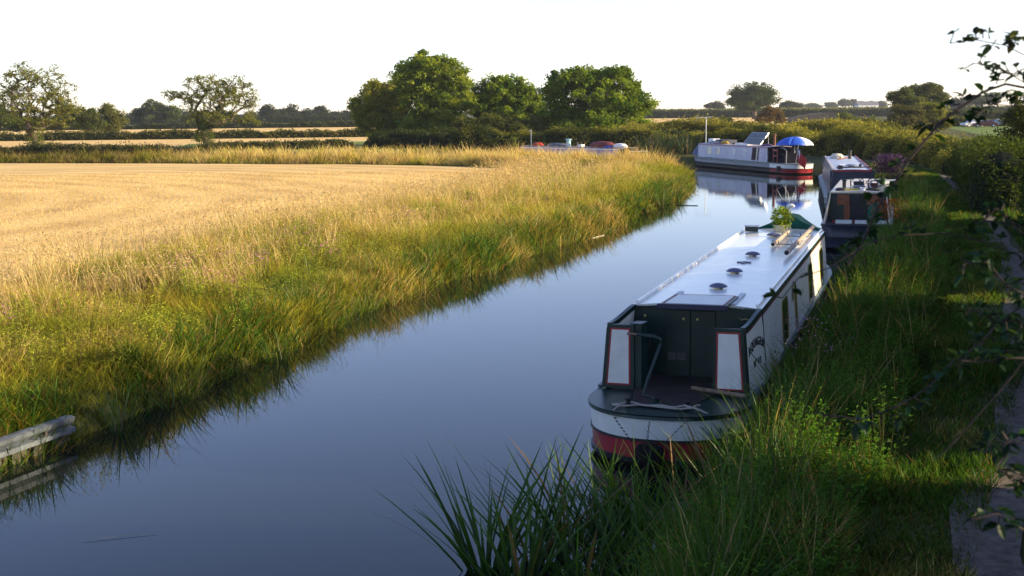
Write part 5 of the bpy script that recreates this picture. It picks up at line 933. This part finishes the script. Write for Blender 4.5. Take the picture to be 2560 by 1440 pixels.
# stern canopy as a solid block, its dark interior put into the colour
m = MB(); m.hexa([(-.92, -2.3, .72), (.92, -2.3, .72), (.9, 0, .72), (-.9, 0, .72)], [(-.75, -2.1, 1.15), (.75, -2.1, 1.15), (.86, 0, 1.70), (-.86, 0, 1.70)]); m.build('stern_canopy', mat('canopy interior dark', (.008, .008, .016), .9, .05), b4)
m = MB(); m.tube([(-.8, -2.4, .7), (-.8, -2.45, 1.5), (-.8, -2.1, 1.68), (-.8, -1.7, 1.7)], .02, 6); m.build('grab_rail', m_alu, b4, smooth=True)
m = MB(); m.tube([(-1.07, -1.9, .18), (-1.07, -1.9, .52)], .16, 10); put(m, 'tyre_fender', m_blk2, MW4, (-1.07, -1.9, .6), 'black round fender on the red and white stern', 'fender', smooth=True)
ch = empty('folding_chair', tuple(MW4 @ Vector((-.55, -1.2, .70))), R4, 'red brown folding chair on the far stern deck', 'chair')
m_ch = mat('red brown wood', (.30, .06, .04), .5)
for dx in (-.02, .02):
    pass
for y in (-.28, .28):
    m = MB(); m.tube([(-.42, y, .02), (-.42, y, .95)], .028, 6); m.build('leg', m_ch, ch)
m = MB(); m.box(-.46, -.38, -.28, .28, .42, .50); m.build('seat', m_ch, ch); m = MB(); m.box(-.45, -.40, -.28, .28, .78, .88); m.build('backrest', m_ch, ch)
# umbrella
um = empty('umbrella', tuple(MW4 @ Vector((.35, -1.4, .66))), R4, 'big blue umbrella with white panels open over the far stern', 'umbrella')
m = MB(); m.tube([(0, 0, 0), (0, 0, 1.72)], .022, 8); m.build('pole', m_alu, um)
m_ub = mat('royal blue fabric', (.02, .10, .55), .6); m_uw = mat('white fabric', (.72, .74, .88), .6)
for k in range(8):
    m = MB(); V = []; nr = 6
    for i in range(nr+1):
        t = i/nr; r_ = 1.26*math.sin(t*1.25)/math.sin(1.25)
        for j in range(5):
            a = 2*math.pi*(k+j/4)/8+R(2); sag = 1-.035*math.sin(math.pi*j/4)*t; V.append((r_*sag*math.cos(a), r_*sag*math.sin(a), 1.75-.56*(1-math.cos(t*1.25))/(1-math.cos(1.25))*(1+.0*j)+.02*math.sin(math.pi*j/4)*t))
    m.add(V, [(i*5+j, i*5+j+1, (i+1)*5+j+1, (i+1)*5+j) for i in range(nr) for j in range(4)]); o = m.build('canopy_panel', m_uw if k in (6, 7) else m_ub, um, smooth=True)
    sm = o.modifiers.new('s', 'SOLIDIFY'); sm.thickness = .006
# ensign
fl = empty('ensign', tuple(MW4 @ Vector((-.45, -3.25, .72))), R4, 'red ensign drooping from a staff at the far stern', 'flag')
m = MB(); m.tube([(0, .2, 0), (0, -.15, 1.25)], .016, 6); m.build('staff', m_alu, fl)
def flagpart(name, x0, x1, z0, z1, mt, off=0.):
    m = MB(); V = []; nx_, nz_ = 12, 5
    for i in range(nx_+1):
        for j in range(nz_+1):
            s_ = x0+(x1-x0)*i/nx_; t = z0+(z1-z0)*j/nz_; V.append((-.06+off*-1+.07*math.sin(s_*7+t*2), -.10-s_*.95+t*.12, 1.02-t-s_*.62))
    m.add(V, [(i*(nz_+1)+j, i*(nz_+1)+j+1, (i+1)*(nz_+1)+j+1, (i+1)*(nz_+1)+j) for i in range(nx_) for j in range(nz_)]); o = m.build(name, mt, fl, smooth=True); o.modifiers.new('s', 'SOLIDIFY').thickness = .004; return o
flagpart('field', 0, 1.25, 0, .72, mat('red bunting', (.42, .012, .012), .8)); flagpart('canton', 0, .55, 0, .34, mat('navy bunting', (.02, .03, .16), .8), .012)
m = MB()
for p, q_, w_ in (((.0, .17), (.55, .17), .05), ((.27, 0), (.27, .34), .05), ((0, 0), (.55, .34), .03), ((0, .34), (.55, 0), .03)):
    for dz, mt in ((0, 0),):
        pts_ = [(p[0]*(1-t)+q_[0]*t, p[1]*(1-t)+q_[1]*t) for t in np.linspace(0, 1, 8)]; m.tube([(-.06-.03+.07*math.sin(a*7+b_*2), -.10-a*.95+b_*.12, 1.02-b_-a*.62) for a, b_ in pts_], w_*.45, 4)
m.build('union_cross', m_wht, fl)
aa = empty('aerial_mast', tuple(MW4 @ Vector((-.2, 11.5, .9))), R4, 'tall thin pole with yagi aerial at the far grey bow', 'aerial')
m = MB(); m.tube([(0, 0, 0), (0, 0, 2.75)], .03, 6); m.build('mast', m_alu, aa)
m = MB(); m.tube([(-.9, -.1, 2.72), (.5, .1, 2.80)], .012, 5); [m.tube([(x, -.35, 2.75+x*.05), (x, .35, 2.75+x*.05)], .008, 5) for x in np.linspace(-.85, .45, 9)]; m.tube([(-.9, 0, 2.5), (-.55, 0, 2.78), (-.8, 0, 2.95)], .012, 5); m.build('yagi', m_alu, aa)
sp = empty('solar_panel', tuple(MW4 @ Vector((-.1, 3.2, 1.76))), R4, 'large tilted solar panel on the roof of the far grey boat', 'solar panel')
m = MB(); m.hexa([(-.55, -1.6, .05), (-.55, 1.1, .05), (.35, 1.5, .85), (.35, -1.1, .85)], [(-.57, -1.6, .08), (-.57, 1.1, .08), (.33, 1.5, .88), (.33, -1.1, .88)]); m.build('frame', m_alu, sp)
m = MB()
for i in range(3):
    for j in range(2):
        def Q(a, b_): return (-.58+.9*b_-.012, -1.6+.5*b_+2.65*a, .075+.80*b_+.012)
        a0, a1, b0, b1_ = .02+i*.325, .31+i*.325, .04+j*.48, .48+j*.48; m.add([Q(a0, b0), Q(a1, b0), Q(a1, b1_), Q(a0, b1_)], [(0, 1, 2, 3)])
m.build('cells', mat('solar cells', (.12, .14, .15), .5), sp)
m = MB(); m.tube([(.33, -1.0, .8), (.35, -1.0, .0)], .02, 5); m.tube([(.33, 1.3, .8), (.35, 1.3, .0)], .02, 5); m.build('strut', m_alu, sp)
clutter([('chimney', 'brown chimney beside the tilted solar panel', 'chimney', 'chim', .35, 1.5, .09, .09, .8, mat('rust brown', (.16, .06, .03), .8)), ('roof_box', 'dark low box stack on the far roof left', 'box', 'box', .1, 8.6, .35, 1.1, .28, mat('dark grey box', (.06, .065, .09), .7)), ('roof_bag', 'yellow bag on the far grey boat roof', 'bag', 'bag', -.45, 7.7, .22, .55, .26, mat('ochre', (.40, .25, .04), .8)),
         ('roof_bag', 'grey sacks beside the yellow bag', 'bag', 'bag', -.45, 9.4, .22, .9, .22, mat('sack grey', (.30, .31, .33), .8)), ('roof_box', 'white box at the bow end of the far roof', 'box', 'box', .1, 10.7, .25, .45, .32, m_wht), ('wooden_board', 'red board on the edge of the far roof', 'board', 'plank', -.7, 8.2, .02, .8, .02, m_red), ('roof_box', 'white locker before the solar panel', 'box', 'box', -.5, 4.4, .2, .9, .12, m_wht), ('roof_bag', 'dark purple bundle near the stern of the far roof', 'bag', 'bag', -.4, 1.2, .25, .8, .16, mat('plum', (.09, .04, .12), .8)), ('roof_vent', 'small dark vent amid the far roof', 'vent', 'vent', -.5, 6.1, .18, .18, .14, m_blk2)], MW4, 1.745)
# 5: purple boat behind the headland
A5 = at(1350, 366, 1.7)[:2]; B5 = at(1577, 371, 1.7)[:2]; dr = (A5-B5)/np.linalg.norm(A5-B5); R5 = math.atan2(-dr[0], dr[1]); cx = np.array([dr[1], -dr[0]]); L5 = tuple(B5+cx*.9-np.array([.75, 0])); MW5 = Matrix.Translation((*L5, 0)) @ Matrix.Rotation(R5, 4, 'Z')
m_pur = mat('dusky purple paint', (.22, .19, .33), .45, noise=.15, nscale=2)
b5 = boat('purple grey narrowboat with pale lined side, half hidden behind the golden headland', L5, R5, 1.3, 10.5, 2.2, cab=m_pur, hullm=m_navy, roofm=mat('dark roof', (.10, .10, .16), .6), endm=mat('unlit doorway black', (.008, .008, .01), .9, .05), zr=1.70, gz=.66)  # black bulkhead colour stands in for the unlit doorway
prm5 = (.93, .85, .66, 1.70); q = lambda y, z, o_: side_pt(None, -1, *prm5, y, z, o_); m = MB()
for (y0_, y1_, z0_, z1_) in ((.08, 10.4, 1.60, 1.645), (.06, .11, .75, 1.62), (3.9, 3.95, .75, 1.62), (.08, 10.4, .74, .77)): m.hexa([q(y0_, z0_, .006), q(y1_, z0_, .006), q(y1_, z1_, .006), q(y0_, z1_, .006)], [q(y0_, z0_, -.01), q(y1_, z0_, -.01), q(y1_, z1_, -.01), q(y0_, z1_, -.01)])
m.build('coach_line', m_wht, b5)
m = MB(); m.tube([(-.8, -.9, .66), (-.8, -.95, 1.5), (.8, -.95, 1.5), (.8, -.9, .66)], .02, 6); m.build('stern_rail', m_alu, b5, smooth=True)
m = MB(); m.tube([(-.3, -1.1, .68), (-.3, -1.0, 1.3), (-.3, -.4, 1.35)], .025, 6); m.build('tiller', m_alu, b5, smooth=True)
clutter([('roof_bag', 'red cushion at the left end of the purple boat roof', 'cushion', 'bag', -.2, 9.2, .30, .5, .26, mat('bright red', (.45, .02, .015), .7)), ('roof_bag', 'dull grey blue cover on the purple boat roof', 'cover', 'bag', 0, 7.3, .4, 1.1, .24, mat('grey blue cover', (.10, .13, .17), .8)), ('plastic_jug', 'pale blue water can on the purple boat roof', 'water can', 'chim', -.2, 5.9, .17, .17, .55, mat('pale blue', (.25, .42, .5), .5)),
         ('roof_bag', 'long maroon cover on the purple boat roof', 'cover', 'bag', .0, 2.6, .5, 1.2, .42, mat('maroon canvas', (.16, .03, .035), .8)), ('roof_bag', 'white domed cover near the stern of the purple boat', 'cover', 'bag', -.1, .75, .36, .6, .30, m_wht), ('roof_bag', 'blue sheet beside the maroon cover', 'sheet', 'bag', -.45, 1.5, .2, .5, .14, m_blue), ('roof_box', 'white tray on the purple boat roof', 'tray', 'box', .1, 4.9, .15, .2, .14, m_wht), ('chimney', 'short black chimney on the purple boat roof', 'chimney', 'chim', .1, 5.3, .07, .07, .35, m_blk2)], MW5, 1.73)
am = empty('aerial_mast', tuple(MW5 @ Vector((.0, 10.2, 1.74))), R5, 'thin aerial mast with crossbar at the left end of the purple boat', 'aerial')
m = MB(); m.tube([(0, 0, 0), (0, 0, 1.15)], .022, 6); m.build('mast', m_alu, am); m = MB(); m.tube([(0, 0, 1.12), (.3, .65, 1.08)], .014, 5); m.build('crossbar', m_alu, am)

# ------------------------------------------------ brick bridge, cars, house
bA, bB = atY(1975, 292, 300)[0], atY(2175, 292, 300)[0]; bw = bB-bA; bz = .2
br = empty('canal_bridge', (bA, 300, 0), 0, 'low brick canal bridge with flat arch among the fields', 'bridge')
m_brick = mat('weathered brick', (.045, .042, .048), .9, .2, nscale=3, col2=(.08, .075, .08), bump=.4, bscale=10); m_cop = mat('stone coping', (.08, .075, .078), .8)
def pz_(x): return 1.55+1.35*math.sin(math.pi*min(1, max(0, x/bw)))**.8
for y0_ in (0, 4.6):
    m = MB(); N = 24; xc, ar, ah = bw*.62, 2.7, 1.75
    for i in range(N):
        xa, xb_ = bw*i/N, bw*(i+1)/N
        def lo(x): t = (x-xc)/ar; return bz+ah*math.sqrt(max(0, 1-t*t)) if abs(t) < 1 else -.2
        m.hexa([(xa, y0_, lo(xa)), (xb_, y0_, lo(xb_)), (xb_, y0_, pz_(xb_)), (xa, y0_, pz_(xa))], [(xa, y0_+.4, lo(xa)), (xb_, y0_+.4, lo(xb_)), (xb_, y0_+.4, pz_(xb_)), (xa, y0_+.4, pz_(xa))])
    pr = m.build('parapet', m_brick, br); m = MB()
    for i in range(N):
        xa, xb_ = bw*i/N, bw*(i+1)/N; m.hexa([(xa, y0_-.05, pz_(xa)), (xb_, y0_-.05, pz_(xb_)), (xb_, y0_-.05, pz_(xb_)+.14), (xa, y0_-.05, pz_(xa)+.14)], [(xa, y0_+.45, pz_(xa)), (xb_, y0_+.45, pz_(xb_)), (xb_, y0_+.45, pz_(xb_)+.14), (xa, y0_+.45, pz_(xa)+.14)])
    m.build('coping', m_cop, pr)
m = MB()
for i in range(24):
    xa, xb_ = bw*i/24, bw*(i+1)/24; m.hexa([(xa, .41, max(.9, pz_(xa)-1.0)), (xb_, .41, max(.9, pz_(xb_)-1.0)), (xb_, .41, max(1, pz_(xb_)-.8)), (xa, .41, max(1, pz_(xa)-.8))], [(xa, 4.59, max(.9, pz_(xa)-1.0)), (xb_, 4.59, max(.9, pz_(xb_)-1.0)), (xb_, 4.59, max(1, pz_(xb_)-.8)), (xa, 4.59, max(1, pz_(xa)-.8))])
m.build('deck', m_brick, br)
def car(label, u, v_, rz, paint, k):
    p = at(u, v_, .6); c = empty('parked_car', (p[0], p[1], .585), rz, label, 'car', 'cars parked beyond the green meadow')
    prof = [(-2.1, .45), (-2.1, .75), (-1.95, .88), (-1.1, .95), (-.45, 1.38), (.9, 1.42), (1.65, .98), (2.05, .9), (2.12, .45)]
    m = MB(); n_ = len(prof); V = [(x, -.85+(.12 if z > 1 else 0), z) for x, z in prof]+[(x, .85-(.12 if z > 1 else 0), z) for x, z in prof]
    m.add([(x, y, z-.17) for x, y, z in V], [tuple(range(n_)), tuple(range(2*n_-1, n_-1, -1))]+[(i, n_+i, n_+(i+1) % n_, (i+1) % n_) for i in range(n_)]); m.build('body', paint, c, bevel=.05)
    m = MB(); m.prism([(-.95, -.86+.03, .80), (-.45, -.78, 1.13), (.85, -.78, 1.16), (1.35, -.83, .82)], (0, 1.61, 0)); m.prism([(-1.0, -.7, .80), (-.50, -.66, 1.155), (-.45, -.66, 1.14), (-.95, -.7, .79)], (0, 1.35, 0)); m.build('windows', m_glass, c)
    for x in (-1.3, 1.3):
        for y in (-.86, .70):
            m = MB(); m.tube([(x, y, .30), (x, y+.16, .30)], .30, 14); w_ = m.build('wheel', m_blk2, c); m = MB(); m.tube([(x, y-.01, .30), (x, y+.17, .30)], .17, 10); m.build('rim', m_alu, w_)
m_c1 = mat('silver car paint', (.5, .5, .55), .25, .6, .3); m_c2 = mat('dark red car paint', (.10, .02, .03), .25, .6); m_c3 = mat('blue grey car paint', (.16, .25, .36), .25, .6)
car('silver car parked beyond the meadow, left of the dark one', 2432, 317, R(15), m_c1, 0); car('dark red car parked beyond the meadow between two paler cars', 2462, 318, R(-10), m_c2, 1); car('blue grey car parked beyond the meadow, right of the dark one', 2492, 315, R(12), m_c3, 2)
p = atY(2166, 262, 1120); hs = empty('farmhouse', (p[0], 1120, .6), R(10), 'tiny white walled house on the right horizon', 'house')
m = MB(); m.box(-9, 9, -4, 4, 0, 5); m.build('wall', mat('white render', (.6, .62, .65), .8), hs)
m = MB(); m.prism([(-9.5, -4.5, 5), (-9.5, 4.5, 5), (-9.5, 0, 8)], (19, 0, 0)); m.build('roof', mat('slate roof', (.12, .12, .15), .7), hs)
for x in (-5.5, -1.5, 2.5, 6): m = MB(); m.box(x-.6, x+.6, -4.03, -4.0, 2.6, 4.0); m.build('window', m_glass, hs)
# ------------------------------------------------ the white boat's slight plan curve at the stern
def plan(y): return float(np.interp(y, [-.97, -.2, 0, 11.6], [-.025, .07, .085, 0]))
for o in b1.children_recursive:
    if o.type != 'MESH' or o.name.startswith(('hull', 'deck_boards', 'dolly', 'tiller', 'handle')): continue
    if o.location.length > 1e-6: o.location.x += plan(o.location.y); continue
    for v_ in o.data.vertices: v_.co.x += plan(v_.co.y)
# ------------------------------------------------ evening haze: one closed box round camera and land
hz = MB(); hz.box(-1500, 1500, -400, 1900, -2.0, 40)
m_haze = bpy.data.materials.new('evening haze'); m_haze.use_nodes = True; n = m_haze.node_tree.nodes; n.remove(n['Principled BSDF'])
pv = n.new('ShaderNodeVolumePrincipled'); pv.inputs['Color'].default_value = (.85, .9, 1, 1); pv.inputs['Density'].default_value = .00013; pv.inputs['Anisotropy'].default_value = .3
m_haze.node_tree.links.new(pv.outputs[0], n['Material Output'].inputs['Volume'])
tag(hz.build('haze', m_haze), kind='stuff')
